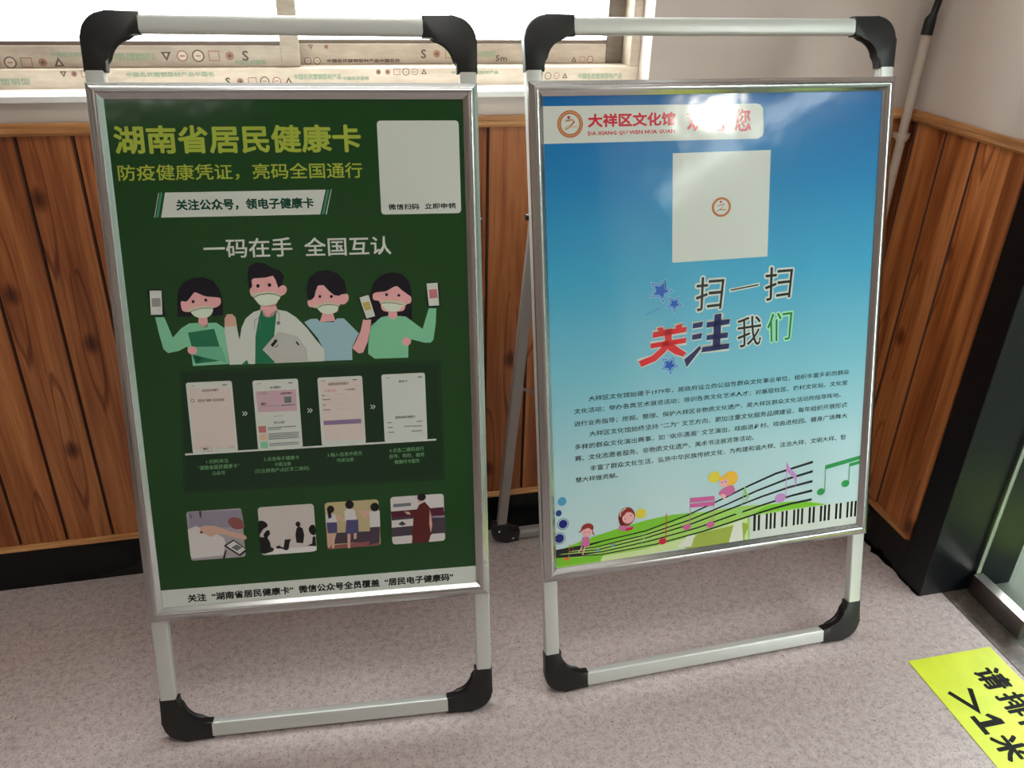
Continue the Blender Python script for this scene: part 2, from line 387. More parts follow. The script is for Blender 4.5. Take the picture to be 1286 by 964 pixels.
class Ink:
    """collects flat shapes with one material slot per colour"""
    def __init__(s): s.v = []; s.f = []; s.mi = []; s.mats = []
    def slot(s, m):
        if m not in s.mats: s.mats.append(m)
        return s.mats.index(m)
    def face(s, pts, z, m):
        k = len(s.v); s.v += [(p[0], p[1], z) for p in pts]; s.f.append(tuple(range(k, k + len(pts)))); s.mi.append(s.slot(m))
    def poly(s, pts, z, m):
        from mathutils.geometry import tessellate_polygon
        V = [Vector((p[0], p[1], 0)) for p in pts]
        k = len(s.v); s.v += [(p[0], p[1], z) for p in pts]; sl = s.slot(m)
        for t in tessellate_polygon([V]):
            a, b, c = (V[i] for i in t)
            if (b - a).cross(c - a).z < 0: t = (t[0], t[2], t[1])
            s.f.append(tuple(k + i for i in t)); s.mi.append(sl)
    def line(s, pts, w, z, m):
        n = len(pts)
        if n < 2: return
        W = w if isinstance(w, list) else [w] * n
        L = []; Rr = []
        for i in range(n):
            a = Vector(pts[max(i - 1, 0)]); b = Vector(pts[min(i + 1, n - 1)]); d = b - a
            if d.length < 1e-9: d = Vector((1, 0))
            d.normalize(); nn = Vector((-d.y, d.x)); k = 1.0
            if 0 < i < n - 1:
                e = (Vector(pts[i]) - Vector(pts[i - 1])).normalized(); k = 1 / max(0.45, abs(e.dot(d)))
            p = Vector(pts[i]); h = W[min(i, len(W) - 1)] / 2 * k
            L.append(p + nn * h); Rr.append(p - nn * h)
        for i in range(n - 1): s.face([Rr[i], Rr[i + 1], L[i + 1], L[i]], z, m)
    def ell(s, c, rx, ry, z, m, ring=0, n=28):
        P = [(c[0] + rx * math.cos(2 * PI * i / n), c[1] + ry * math.sin(2 * PI * i / n)) for i in range(n)]
        if not ring: s.face(P, z, m)
        else:
            k = 1 - 1.3 / max(rx, 1.3) * 0.9
            Q = [(c[0] + rx * k * math.cos(2 * PI * i / n), c[1] + ry * k * math.sin(2 * PI * i / n)) for i in range(n)]
            for i in range(n): s.face([Q[i], P[i], P[(i + 1) % n], Q[(i + 1) % n]], z, m)
    def text(s, body, quad, z, m, bold=0.0, res=2):
        """fit the ink box of the line into the quad tl, tr, br, bl"""
        tl, tr, br, bl = [Vector(q) for q in quad]
        h = ((tl - bl).length + (tr - br).length) / 2
        one = body.strip() == '一'
        size = h / 0.9
        vs, fs = text_mesh_data(body, size, 0.0, res)
        if not vs: return
        x0 = min(v[0] for v in vs); x1 = max(v[0] for v in vs); y0 = min(v[1] for v in vs); y1 = max(v[1] for v in vs)
        k = len(s.v); sl = s.slot(m)
        r = bold * 0.62            # heavier strokes: the same outline printed again, shifted round a small circle
        n = 0 if r <= 0 else 4 if bold < h * 0.03 else 8
        w = max((tr - tl).length, 1e-6)
        for ci, (sx, sy) in enumerate([(math.cos(2 * PI * i / n + 0.78), math.sin(2 * PI * i / n + 0.78)) for i in range(n)] or [(0, 0)]):
            zz = z + ci * 1.3e-5; k = len(s.v)
            for v in vs:
                a = (v[0] - x0) / max(x1 - x0, 1e-6); b = (v[1] - y0) / max(y1 - y0, 1e-6)
                if r > 0:
                    ga = r / w; gb = r / h; g = -1 if bold > 2.3 else 1
                    if g > 0: a = ga + a * (1 - 2 * ga); b = gb + b * (1 - 2 * gb)
                    a += sx * ga; b += sy * gb
                p = (bl * (1 - a) + br * a) * (1 - b) + (tl * (1 - a) + tr * a) * b
                s.v.append((p.x, p.y, zz))
            for f in fs: s.f.append(tuple(i + k for i in f)); s.mi.append(sl)
    def build(s, name, parent, scale=1.0):
        me = bpy.data.meshes.new(name)
        me.from_pydata([(x * scale, y * scale, z) for x, y, z in s.v], [], s.f)
        for m in s.mats: me.materials.append(m)
        me.polygons.foreach_set('material_index', s.mi); me.update()
        # every ink faces the front
        bm = bmesh.new(); bm.from_mesh(me); bad = [f for f in bm.faces if f.normal.z < 0]
        bmesh.ops.reverse_faces(bm, faces=bad); bm.to_mesh(me); bm.free()
        o = bpy.data.objects.new(name, me); COL.objects.link(o); o.parent = parent
        return o

INKC = dict(lime=(166, 182, 66), white=(212, 217, 210), teal=(60, 140, 110), dteal=(14, 70, 52), ink=(22, 22, 26), skin=(238, 176, 178), skinlight=(214, 208, 180),
    skintan=(216, 170, 152), mint=(132, 204, 164), mintd=(108, 184, 150), hair=(14, 12, 28), mask=(222, 234, 216), maskline=(60, 84, 60), greenbook=(36, 116, 84), greenshirt=(24, 118, 80),
    coatgrey=(192, 192, 186), coatline=(110, 116, 122), paleblue=(160, 196, 206), paleblue2=(150, 205, 235), mustard=(196, 172, 96), rose=(196, 120, 120), grey=(150, 150, 146), panelgreen=(14, 48, 26), panelgreen2=(18, 54, 27),
    screenpink=(222, 206, 200), cardpink=(206, 172, 184), peach=(222, 190, 160), violetbar=(140, 118, 156), captiongreen=(118, 176, 122), phgrey=(168, 160, 166), phlilac=(146, 138, 156), phwhite=(214, 208, 208),
    phskin=(210, 168, 152), phbrown=(142, 84, 84), phdark=(72, 60, 72), phwall=(206, 196, 192), phtable=(226, 222, 220), phkhaki=(188, 172, 132), phnavy=(78, 74, 116), phmaroon=(84, 34, 52), phcoat=(92, 34, 34), phpale=(222, 226, 214),
    ring=(184, 108, 62), ringline=(216, 170, 132), red=(206, 30, 60), red2=(222, 30, 40), navy=(30, 26, 92), navy2=(24, 36, 120), green=(40, 130, 76), palegreen=(170, 236, 190), starblue=(34, 92, 190),
    meadow=(160, 206, 96), meadowbright=(122, 196, 44), meadowpale=(206, 224, 160), meadowolive=(160, 178, 70), notegreen=(44, 150, 78), noteviolet=(196, 142, 204), notepink=(206, 96, 160), notelime=(150, 206, 110),
    blond=(226, 210, 70), blondor=(240, 186, 60), rosedress=(206, 110, 160), auburn=(148, 52, 44), bub1=(80, 156, 196), bub2=(40, 70, 130), noteblue=(110, 160, 176), orange=(226, 120, 60))
INK_MATS = {}
def gloss_bump(t):
    """film over the poster: very slight buckling, shared by all inks because it follows the stand's own coordinates"""
    tc = t.n('ShaderNodeTexCoord'); n = t.noise(tc.outputs['Object'], 7, 3, 0.55)
    t.bump(n, 0.25, 0.004)
def ink(c):
    if c not in INK_MATS:
        m = mat('ink_' + c, srgb(*INKC[c]), 0.10, spec=0.45); gloss_bump(NT(m)); INK_MATS[c] = m
    return INK_MATS[c]

# artwork, in tenths of millimetres precision on the stand's own plane: [part, layer, ink, kind, data...]
PRINT_HEALTH = [
["headline_text",1,"lime","t","湖南省居民健康卡",[-286,1150,116.4,1150,116.4,1103.7,-286,1103.7],2.2],
["headline_text",1,"lime","t","防疫健康凭证，亮码全国通行",[-285.5,1087,116,1087,116,1060,-285.5,1060],0.6],
["banner",1,"white","p",[-213.9,1040.8,51.7,1041.6,39.9,999.9,-224.3,999.6]],
["banner",1,"teal","p",[-221.6,1040.9,-217.7,1040.8,-228.6,999.7,-232.5,999.8]],
["banner",1,"white","p",[-224.5,1040.5,-223.5,1040.4,-234.4,999.8,-235.4,999.8]],
["banner",1,"teal","p",[54.2,1041.6,57.8,1041.5,46.5,999.8,42.4,999.8]],
["banner",1,"white","p",[60.8,1042,61.8,1042,50.6,999.7,49,999.7]],
["banner",2,"dteal","t","关注公众号，领电子健康卡",[-198.2,1029.3,30,1029.3,30,1010.1,-198.2,1010.1],1.2],
["code_panel",1,"white","r",[144.9,997.5,285.9,1155.7,6]],
["code_panel",2,"ink","t","微信扫码",[157.9,1015.5,211.6,1015.5,211.6,1005.3,157.9,1005.3],0.5],
["code_panel",2,"ink","t","立即申领",[221.6,1015.5,276.5,1015.5,276.5,1005.7,221.6,1005.7],0.5],
["slogan_text#l",1,"white","t","一码在手",[-160.6,962,-11.4,962,-11.4,928.8,-160.6,928.8],0.9],
["slogan_text#r",1,"white","t","全国互认",[8.8,960.5,159.4,960.5,159.4,927.9,8.8,927.9],0.9],
["person_figure",1,"hair","p",[-214.3,830.4,-212.2,857.1,-208.8,875.4,-199.8,889,-183.6,896.5,-163.7,897,-148.8,889.7,-140,875.5,-136.1,856.7,-137.9,831,-154.2,829.3,-176.3,832.5,-192.2,829.6]],
["person_figure",2,"skin","s",[-205.6,856.8,-196.3,856.5,-183.9,870,-179.4,871,-164.5,864.2,-146.8,861.8,-139.9,859.2,-140.7,849.9,-148.4,844.3,-157.4,843.5,-167,836.8,-191.4,837.7,-203.5,839.3,-206.6,846.4]],
["person_figure",2,"skin","p",[-179.4,827.9,-165.1,827.4,-165.1,808.5,-181.8,809.2]],
["person_figure",3,"mask","s",[-190.3,838.1,-175.3,843,-155.2,842.9,-157.2,832.9,-165.6,827.4,-179,827.4,-187.5,831.7]],
["person_figure",3,"skinlight","s",[-197.7,841.4,-174.9,847.6,-152.7,845.6,-154.8,842.9,-175.3,843.7,-192.5,838.2]],
["person_figure",4,"maskline","l",[-192.5,838.2,-182.2,841.3,-170.8,843.5,-155.2,842.9],0.9],
["person_figure",4,"hair","e",[-185.9,855.7,2.4,2.8,0]],
["person_figure",4,"hair","e",[-164.6,857.5,2.4,2.8,0]],
["person_figure",2,"mint","p",[-251.4,830.6,-236.4,830.5,-230.7,811.1,-225.7,794,-209.6,810.3,-195.5,818,-179.9,818.1,-173.9,810.1,-164.3,817.4,-150.8,817.4,-138.1,807.4,-137.1,793.2,-135.8,742.8,-197.1,742.1,-197.5,762.4,-203.9,777,-218,770,-236.2,767,-243.3,774,-248.1,802.5]],
["person_figure",3,"greenbook","p",[-199.8,801.7,-155.1,806.9,-148.4,773.4,-191.1,745.9]],
["person_figure",3,"greenbook","p",[-199.5,776.8,-148.4,773.4,-152.3,748.9,-192.3,745.9]],
["person_figure",4,"mintd","p",[-195,776.6,-145.5,774.5,-139,745.4,-156.7,751,-195.2,762.3]],
["person_figure",5,"skin","e",[-195.2,769.9,8.1,7.2,0]],
["person_figure",3,"hair","r",[-259.1,832.6,-234.8,879.1,2.5]],
["person_figure",4,"white","p",[-255.8,877,-236.2,876.4,-238.7,834.8,-258,835.1]],
["person_figure",5,"grey","p",[-253.9,863.6,-239.2,863.8,-240.1,849.3,-254.4,848.8]],
["person_figure",2,"skin","s",[-85.4,890,-67.5,896.4,-49.3,897,-44.3,888.7,-40.5,878.1,-30.2,878.9,-26.2,871.7,-30.2,863.7,-38.5,859.9,-41,855.8,-48.8,844.3,-71.6,843.9,-84,859.6,-89.1,866.8,-88.3,876.1,-84.7,878.3]],
["person_figure",3,"hair","p",[-90.8,872.7,-91.1,897.1,-87.5,913.2,-75.7,920.2,-61.3,918.2,-48.4,909.8,-35.1,904.7,-29,895.2,-33.5,880.2,-40.8,874.6,-42.2,886.3,-48.2,896.3,-60.9,893.4,-81.3,892.6,-84.9,890,-84.7,878.3]],
["person_figure",2,"skin","s",[-70.2,847.4,-48.6,846.6,-46.6,827.6,-60.7,823.4,-74,828.6]],
["person_figure",4,"mask","s",[-82.9,859.6,-72.2,865.1,-56.2,866.2,-38.5,859.9,-46.1,848.9,-55.6,845,-71.6,844.6,-78.9,852.4]],
["person_figure",4,"skinlight","s",[-88,865.6,-72,868.1,-53.7,868.9,-37.1,863.2,-38.5,859.9,-56.3,865.2,-72.3,864.6,-82.9,859.6]],
["person_figure",5,"maskline","l",[-82.9,859.6,-72.3,863.9,-58.6,865.3,-47.3,863.8,-38.5,859.7],1.1],
["person_figure",4,"hair","e",[-74.9,879.4,2.9,3.3,0]],
["person_figure",4,"hair","e",[-55.2,880.2,3,3.2,0]],
["person_figure",2,"white","p",[-136,823.9,-131.5,831.3,-122.5,831.6,-117.4,825.5,-116,801.8,-113.7,785,-108.8,806.3,-100.6,822.5,-86.1,833.8,-69.8,838.4,-64.1,823.5,-47,837.1,-29,832.9,-13.7,821.6,3.5,801.8,18.3,779.5,31.3,761.9,31.1,740.4,-93.5,740.8,-134.8,741.5,-136.5,774.1,-138.1,800.3]],
["person_figure",3,"skintan","p",[-136,823.9,-131.5,831.3,-122.5,831.6,-117.4,825.5,-117.5,810.2,-136.8,809.8]],
["person_figure",3,"greenshirt","p",[-72.1,838,-77.7,824,-86.1,791,-90.8,740.7,-56.6,741,-54,789.7,-48.1,822.9,-47.5,836.6,-52.5,825.5,-60.7,823.4,-69.6,825.6]],
["person_figure",5,"greenshirt","p",[-113.7,741.3,-104.4,749.1,-101.6,741.2]],
["person_figure",4,"coatgrey","p",[-75.9,766.1,-46.5,797.8,-13.7,788,0.9,763.2,1.8,741.8,-55.4,741.5]],
["person_figure",5,"hair","p",[-61.5,773.7,-52.1,784.4,-48.5,780.8,-57.8,770.2]],
["person_figure",5,"hair","l",[-55.5,770.5,-50.9,770.3,-48.2,775],0.9],
["person_figure",5,"hair","p",[-17.9,777.4,-15.5,778.5,-11.3,772.3,-13.1,770.6]],
["person_figure",5,"coatline","l",[-79,822.9,-84.9,819.6,-87.4,803],0.8],
["person_figure",5,"coatline","l",[-78.3,822.9,-75.3,812.1,-78.5,800.3],0.8],
["person_figure",5,"coatline","l",[-46,835.9,-42,827.4,-44.1,814.4],0.8],
["person_figure",5,"coatline","e",[-44.9,812.8,3.2,3.3,0]],
["person_figure",2,"skin","s",[8.4,849.9,17.7,854,25.6,875.7,38.6,877.5,50.7,863.9,67.8,860,78.6,859.6,79.1,849.6,72.1,842.1,62.3,840.9,57.2,828.2,33.2,826.8,23,837.2,10.3,839.9]],
["person_figure",3,"hair","p",[8.1,855.4,7.7,871.9,13.8,891.4,29.4,901.8,46.6,903,63.5,896.4,74.5,882.9,77.6,861.9,70,860.6,63.3,857.3,54.7,858.9,45.5,867.4,37.5,877.1,27.8,876.7,23.3,867,20,856.1,12.2,852.4]],
["person_figure",2,"skin","p",[33.3,829.1,50.6,828.4,54,812.7,26.8,811.5]],
["person_figure",4,"mask","s",[24.8,837.1,36.3,841.8,49.3,841.4,61.2,838,56.1,829.3,48.3,825.8,35.3,826.8,28.1,831.5]],
["person_figure",4,"skinlight","s",[16.7,839.7,36.5,845.6,49.5,845.8,63.4,841.3,61.3,838.7,49.3,841.8,36.3,842.3,24.1,836.9]],
["person_figure",5,"maskline","l",[24.1,836.9,34.1,841.5,45,842.2,55.7,840.7,61.7,838.3],1],
["person_figure",4,"hair","e",[30,857.3,2.5,2.6,0]],
["person_figure",4,"hair","e",[49.8,856.6,2.6,2.7,0]],
["person_figure",1,"paleblue","p",[-0.2,812.5,11,817.7,21.8,817.9,28.3,811.4,50.6,810.6,57.6,817,69.5,816.5,79.8,804.9,94.3,788.6,86.9,775.3,80.7,763,80.1,740.2,31,740.9,31.1,759.5,21.6,782.5]],
["person_figure",1,"skin","p",[80.7,761.9,89.1,775.2,97.8,792.9,103.3,813,117.6,812.5,114.4,792.3,108.9,772.1,100.1,753.1,92.3,751.8]],
["person_figure",4,"hair","p",[96.6,854.6,115.7,859,127.1,816.6,107.7,811.7]],
["person_figure",5,"white","p",[98.7,853,115.1,857.3,125,818.9,109.4,814.6]],
["person_figure",6,"mustard","p",[103.4,843.2,116.1,845.7,119.1,831.5,107.5,829]],
["person_figure",2,"hair","p",[118.4,805.7,116.5,832.7,118.3,859.4,125.5,879.1,139.3,891.9,159.2,896.2,176.6,891.9,188.2,879.3,191.8,859.2,190.8,809.6,175.3,812.5,135.2,809.5]],
["person_figure",3,"skin","s",[122.8,857,129,861.3,146.6,862.9,164.7,871.2,175.4,863.1,186.1,854.9,190.8,850.2,189.5,840.2,180.9,837.1,173.7,826.1,140.5,827.3,134.7,844.3,123.9,848.1]],
["person_figure",3,"skin","p",[149.4,829.3,163.8,828.7,165.2,810.6,147.4,810.2]],
["person_figure",4,"mask","s",[137.8,840.9,150,841.6,174.2,837.3,171.7,831.8,164.8,826.4,151.5,826.5,142.9,831.7]],
["person_figure",4,"skinlight","s",[134.7,844.3,154.7,847,178.8,841.7,180.8,836.7,174.2,837.3,154.4,841.4,137.8,840.9]],
["person_figure",5,"maskline","l",[136.8,841.4,147.8,842.1,158.8,841,174.2,837.3],1],
["person_figure",4,"hair","e",[147.2,856.6,2.6,2.7,0]],
["person_figure",4,"hair","e",[169,854.6,2.6,2.6,0]],
["person_figure",4,"mint","p",[135.5,816.3,146.7,818.1,157.4,810.9,166.6,817.4,179.9,815.7,192.9,805,209.2,791.9,215.6,811,221.9,829.3,235.4,828.8,233.3,801.2,228.1,771.6,222.9,766.1,211.6,766.5,188.2,773.7,182.1,762.1,180.7,740.2,120.6,740.7,108.8,750.4,110.8,774.3,117,801.2]],
["person_figure",5,"skin","e",[179.1,770.2,8,7.8,0]],
["person_figure",5,"hair","r",[218.9,831.4,242.2,876,2.5]],
["person_figure",6,"white","p",[219.4,874.3,239.3,875.1,240.7,833.8,222.1,833.4]],
["person_figure",7,"rose","p",[223.2,863,237.8,863.9,238.6,848.1,224.1,846.8]],
["step_panel",0.5,"panelgreen2","p",[-220.4,734,239.7,732.3,239.9,500.2,-235.7,508.2]],
["step_panel",0.8,"panelgreen","p",[-216.3,727.2,233.5,725.7,233.9,507.1,-229.4,514]],
["step_panel",3,"white","l",[-225.6,580.9,226.3,581.3],3.4],
["phone_screenshot",1,"white","r",[-212.2,581.2,-133.6,712.5,4]],
["phone_screenshot",1,"white","r",[-98.1,581.4,-18.6,710.7,4]],
["phone_screenshot",1,"white","r",[15.9,581.7,95.8,710.3,4]],
["phone_screenshot",1,"white","r",[130.6,581.8,209.9,710.6,4]],
["phone_screenshot",2,"screenpink","p",[-207.8,701.2,-136.1,701.5,-135.3,590.4,-208.3,589.6]],
["phone_screenshot",3,"ink","t","湖南省居民健康卡",[-185.8,699.3,-157.9,699.3,-157.9,694.5,-185.8,694.5],0],
["phone_screenshot",3,"ink","t","领取电子健康卡请点击链接",[-195.1,681.5,-149.2,681.5,-149.2,675.9,-195.1,675.9],0],
["phone_screenshot",3,"coatgrey","l",[-194.4,674.3,-184.3,674.5],0.8],
["phone_screenshot",3,"coatline","e",[-203.5,679.6,3.3,3.5,1]],
["phone_screenshot",3,"rose","l",[-198.6,593.1,-179.4,593.1,-179.4,584.5,-198.2,584.9,-198.6,593.1],0.6],
["phone_screenshot",3,"ink","t","健康卡",[-194.1,591.3,-184.7,591.3,-184.7,587.2,-194.1,587.2],0],
["phone_screenshot",3,"coatgrey","t","服务",[-172.2,591.5,-161.9,591.5,-161.9,587.5,-172.2,587.5],0],
["phone_screenshot",3,"rose","t","我的",[-149.4,591.7,-139.2,591.7,-139.2,587.7,-149.4,587.7],0],
["phone_screenshot",2,"cardpink","p",[-94.1,690.5,-23.8,690.9,-23.5,651.2,-92.3,651.8]],
["phone_screenshot",3,"ink","t","电子健康卡",[-67.9,699,-49.7,699,-49.7,694.1,-67.9,694.1],0],
["phone_screenshot",3,"coatline","t","居民健康卡",[-88.4,687.8,-73.3,687.8,-73.3,684.2,-88.4,684.2],0],
["phone_screenshot",3,"ink","t","中国居民健康卡",[-51.4,686.8,-30,686.8,-30,682.3,-51.4,682.3],0],
["phone_screenshot",3,"ink","t","健康卡",[-86.6,669.4,-76.7,669.4,-76.7,664.5,-86.6,664.5],0],
["phone_screenshot",3,"coatline","l",[-85.7,662.7,-55.3,662.7],0.7],
["phone_screenshot",3,"coatline","p",[-44.9,678.3,-32.3,678.4,-32.8,666.7,-45,666.6]],
["phone_screenshot",3,"coatline","l",[-51.5,662.5,-26.5,662.8],2],
["phone_screenshot",3,"ink","t","常见问题",[-66.1,633.3,-48,633.3,-48,628.8,-66.1,628.8],0],
["phone_screenshot",3,"coatline","l",[-66.3,643,-50.2,643.3],0.7],
["phone_screenshot",3,"rose","p",[-94.4,625.9,-81,625.9,-81.2,613.7,-94.2,613.6]],
["phone_screenshot",3,"peach","p",[-93.6,611.2,-80.6,611.2,-80.8,599.3,-93.4,599.3]],
["phone_screenshot",3,"mint","p",[-92.9,595.9,-80.2,596,-80.4,584,-93.1,584]],
["phone_screenshot",3,"coatline","l",[-78.3,621.7,-28.2,622.4],1.6],
["phone_screenshot",3,"coatline","l",[-77.7,618.4,-54.7,618.7],1.4],
["phone_screenshot",3,"coatline","l",[-77.6,610.2,-23.6,610.7],1.5],
["phone_screenshot",3,"coatline","l",[-77.9,606.9,-23.9,607.4],1.5],
["phone_screenshot",3,"coatline","l",[-78.1,603.7,-24.1,604.1],1.5],
["phone_screenshot",3,"coatline","l",[-78.4,600.4,-24.3,600.8],1.5],
["phone_screenshot",3,"coatline","l",[-77.5,591.7,-24.9,592.1],1.4],
["phone_screenshot",3,"coatline","l",[-77.8,588.4,-25.2,588.8],1.4],
["phone_screenshot",2,"screenpink","p",[20.5,703.6,93.4,704,94,590.7,21,591]],
["phone_screenshot",3,"ink","t","湖南省居民健康卡",[34.5,700.1,71.5,700.1,71.5,694.8,34.5,694.8],0],
["phone_screenshot",3,"rose","t","完善资料",[27,687.5,48.4,687.5,48.4,683,27,683],0],
["phone_screenshot",3,"ink","t","已有健康卡",[63.9,687.7,83.4,687.7,83.4,684.1,63.9,684.1],0],
["phone_screenshot",3,"coatline","l",[21.8,676.8,27.3,676.9],1.6],
["phone_screenshot",3,"coatgrey","l",[45.9,677.2,65.4,677.4],0.8],
["phone_screenshot",3,"coatline","l",[22.1,669.1,36.8,668.7],1.6],
["phone_screenshot",3,"coatgrey","l",[45.4,669.5,74.7,669.1],0.8],
["phone_screenshot",3,"coatline","l",[22.3,659.3,27.7,659.4],1.6],
["phone_screenshot",3,"coatgrey","l",[44.8,659.7,64.4,659.9],0.8],
["phone_screenshot",3,"coatline","l",[22.4,649.9,35.6,649.6],1.6],
["phone_screenshot",3,"coatgrey","l",[44.3,650.3,73.6,649.9],0.8],
["phone_screenshot",3,"violetbar","p",[21.5,629.4,89.4,629.7,89.7,620.9,21.8,621.2]],
["phone_screenshot",3,"ink","t","健康卡",[161.5,698.6,177.8,698.6,177.8,694.3,161.5,694.3],0],
["phone_screenshot",3,"ink","t","湖南省居民健康卡",[151.8,630.9,188.6,630.9,188.6,625.7,151.8,625.7],0],
["phone_screenshot",3,"coatline","l",[137.2,619,145.2,619],1.6],
["phone_screenshot",3,"coatline","l",[191.3,618.4,201.4,618.6],1.6],
["phone_screenshot",3,"coatline","l",[137.5,609.8,147.1,609.7],1.6],
["phone_screenshot",3,"coatline","l",[168,610.5,201,609.4],1.6],
["phone_screenshot",3,"coatline","l",[137.9,600.6,149.1,600.3],1.6],
["phone_screenshot",3,"coatline","l",[180.8,600.5,200.6,600.2],1.6],
["phone_screenshot",3,"coatline","l",[-203.6,706.1,-197,706.2],0.9],
["phone_screenshot",3,"ink","l",[-149.9,705.3,-142.5,705.4],1.2],
["phone_screenshot",3,"coatline","l",[-90.8,704.3,-84,704.4],0.9],
["phone_screenshot",3,"ink","l",[-35.9,703.6,-28.2,703.6],1.2],
["phone_screenshot",3,"coatline","l",[22.4,704.3,29.4,704.3],0.9],
["phone_screenshot",3,"ink","l",[78.6,703.5,86.4,703.5],1.2],
["phone_screenshot",3,"coatline","l",[139.3,703.7,146.4,703.8],0.9],
["phone_screenshot",3,"ink","l",[196.7,703,204.7,703],1.2],
["step_panel",3,"white","l",[-119.7,654.9,-116.6,651.1,-120,647.3],1.3],
["step_panel",3,"white","l",[-115.6,654.7,-112.1,651.3,-115.8,647],1.3],
["step_panel",3,"white","l",[-5.2,654.3,-1.9,650.4,-5.3,646.5],1.3],
["step_panel",3,"white","l",[-0.9,654,2.7,650.6,-1.1,646.3],1.3],
["step_panel",3,"white","l",[108.1,655,111.4,651.1,108.1,647.2],1.3],
["step_panel",3,"white","l",[112.4,654.8,116.2,651.3,112.4,647],1.3],
["step_caption",2,"captiongreen","t","1.扫码关注",[-190.3,568.6,-151.8,568.6,-151.8,561,-190.3,561],0],
["step_caption",2,"captiongreen","t","“湖南省居民健康卡”",[-206.6,558.2,-133.7,558.2,-133.7,549.8,-206.6,549.8],0],
["step_caption",2,"captiongreen","t","公众号",[-182.3,546.2,-159.4,546.2,-159.4,538.2,-182.3,538.2],0],
["step_caption",2,"captiongreen","t","2.点击电子健康卡",[-89.6,566.8,-26.4,566.8,-26.4,559,-89.6,559],0],
["step_caption",2,"captiongreen","t","卡面注册",[-71.8,555.5,-42,555.5,-42,548,-71.8,548],0],
["step_caption",2,"captiongreen","t","(已注册用户点红字二维码)",[-107.3,545.2,-9.5,545.2,-9.5,536,-107.3,536],0],
["step_caption",2,"captiongreen","t","3.输入信息并提交",[24.6,567.7,87.9,567.7,87.9,559.6,24.6,559.6],0],
["step_caption",2,"captiongreen","t","完成注册",[40.8,556.3,71.8,556.3,71.8,548.8,40.8,548.8],0],
["step_caption",2,"captiongreen","t","4.点击二维码进行",[138,569.5,202.7,569.5,202.7,561,138,561],0],
["step_caption",2,"captiongreen","t","挂号、购药、缴费",[137.4,557.7,202.8,557.7,202.8,549.6,137.4,549.6],0],
["step_caption",2,"captiongreen","t","健康问卡服务",[146.6,546.3,193.6,546.3,193.6,538.2,146.6,538.2],0],
["printed_photo",1,"phgrey","r",[-234.7,375.9,-137,472,5]],
["printed_photo",2,"phlilac","p",[-230.9,471.1,-137.4,468.4,-134.2,434.1,-231.8,440.7]],
["printed_photo",3,"phwhite","p",[-235,437.7,-220.8,443.1,-199.8,434.9,-173.6,417.4,-170.6,406.1,-176.7,382.2,-232.6,380.3,-234.9,387.1]],
["printed_photo",4,"phskin","s",[-214.1,430.6,-209,442.2,-185.5,440.4,-164.5,429.9,-135.5,418.8,-136.2,410,-167.3,421.3,-182.9,424.8,-195.2,420.3,-204.5,426.5]],
["printed_photo",4,"phbrown","s",[-163,447.4,-154.4,455.5,-138.9,449.9,-135.2,434.2,-152.4,432.3]],
["printed_photo",4,"phdark","p",[-228.9,470.9,-225.2,458.7,-228,460]],
["printed_photo",4,"phdark","p",[-212.2,471.8,-207.3,471.5,-209.6,457.5,-211.4,458.8]],
["printed_photo",5,"ink","e",[-211.5,430.4,2.5,1.9,0]],
["printed_photo",5,"ink","p",[-174.6,400.9,-156.1,411.6,-134.7,392,-136.2,385.5,-147.3,377.9]],
["printed_photo",6,"phwhite","p",[-170.1,400.5,-156,408.9,-135.8,391,-147.6,381.9]],
["printed_photo",7,"coatline","p",[-161.4,396.5,-151,401.8,-141.1,394.8,-152,389]],
["printed_photo",5,"ink","p",[-169.9,391.6,-174.9,375.3,-178.3,375.6,-172.2,391.8]],
["printed_photo",1,"phwall","r",[-108.2,375.9,-6.7,471.1,6]],
["printed_photo",2,"phtable","p",[-103.9,385,-83.5,386.6,-54.9,386.5,-8.7,386.1,-7.2,378,-18.7,375.6,-98.5,376,-104.1,378.3]],
["printed_photo",3,"ink","s",[-108.5,442,-101.3,444.3,-93.7,438.7,-93.8,432,-100.6,428.2,-106.2,420.8,-109.5,416.7]],
["printed_photo",3,"ink","p",[-100.9,411.5,-101.8,417.2,-95.8,424.5,-90.3,425.1,-89.7,417.3,-94.8,411,-90.6,399.5,-90.2,391.7,-84.4,387.8,-86.9,382.4,-102.4,378.6,-109.3,381,-109.4,413.3]],
["printed_photo",3,"ink","p",[-81.1,391.6,-74.9,393.3,-71,390.1,-67,388.6,-63.9,404.1,-52,404.2,-55.1,398.9,-58.2,384.5,-62.4,382,-71.3,386.7,-79.4,387]],
["printed_photo",3,"ink","e",[-37.8,432.8,4.5,5.3,0]],
["printed_photo",3,"ink","p",[-41,424.6,-36.6,428.7,-29.8,424.1,-27.7,410.1,-30.8,394.2,-43,396.1,-44,411.4]],
["printed_photo",3,"ink","s",[-18.6,422.8,-14.1,429.1,-7.5,427.5,-7.1,410.7,-12.4,409.3,-17.7,414.9]],
["printed_photo",3,"ink","p",[-12.6,405.5,-7.4,406.2,-7.3,386.4,-24,388.5,-14.5,392.2]],
["printed_photo",1,"phkhaki","r",[13.3,378.2,113,471.2,6]],
["printed_photo",2,"phbrown","p",[13.4,384.6,109.4,389.2,111.8,378.5,14,377.9]],
["printed_photo",2,"phdark","p",[32.1,409.9,112.3,407.7,111.3,386.9,25,387.8]],
["printed_photo",4,"ink","e",[23.7,457.7,6.7,7.3,0]],
["printed_photo",3,"phwhite","p",[13.5,446.2,21.4,450.7,32.4,446.8,35,426.2,13.2,425.8]],
["printed_photo",4,"ink","e",[59,464.2,7.9,8.5,0]],
["printed_photo",3,"phwhite","p",[48.9,452.7,56.7,457.2,67.9,453.3,70.5,432.6,48.6,432.3]],
["printed_photo",4,"ink","e",[105.5,456,8.1,8.6,0]],
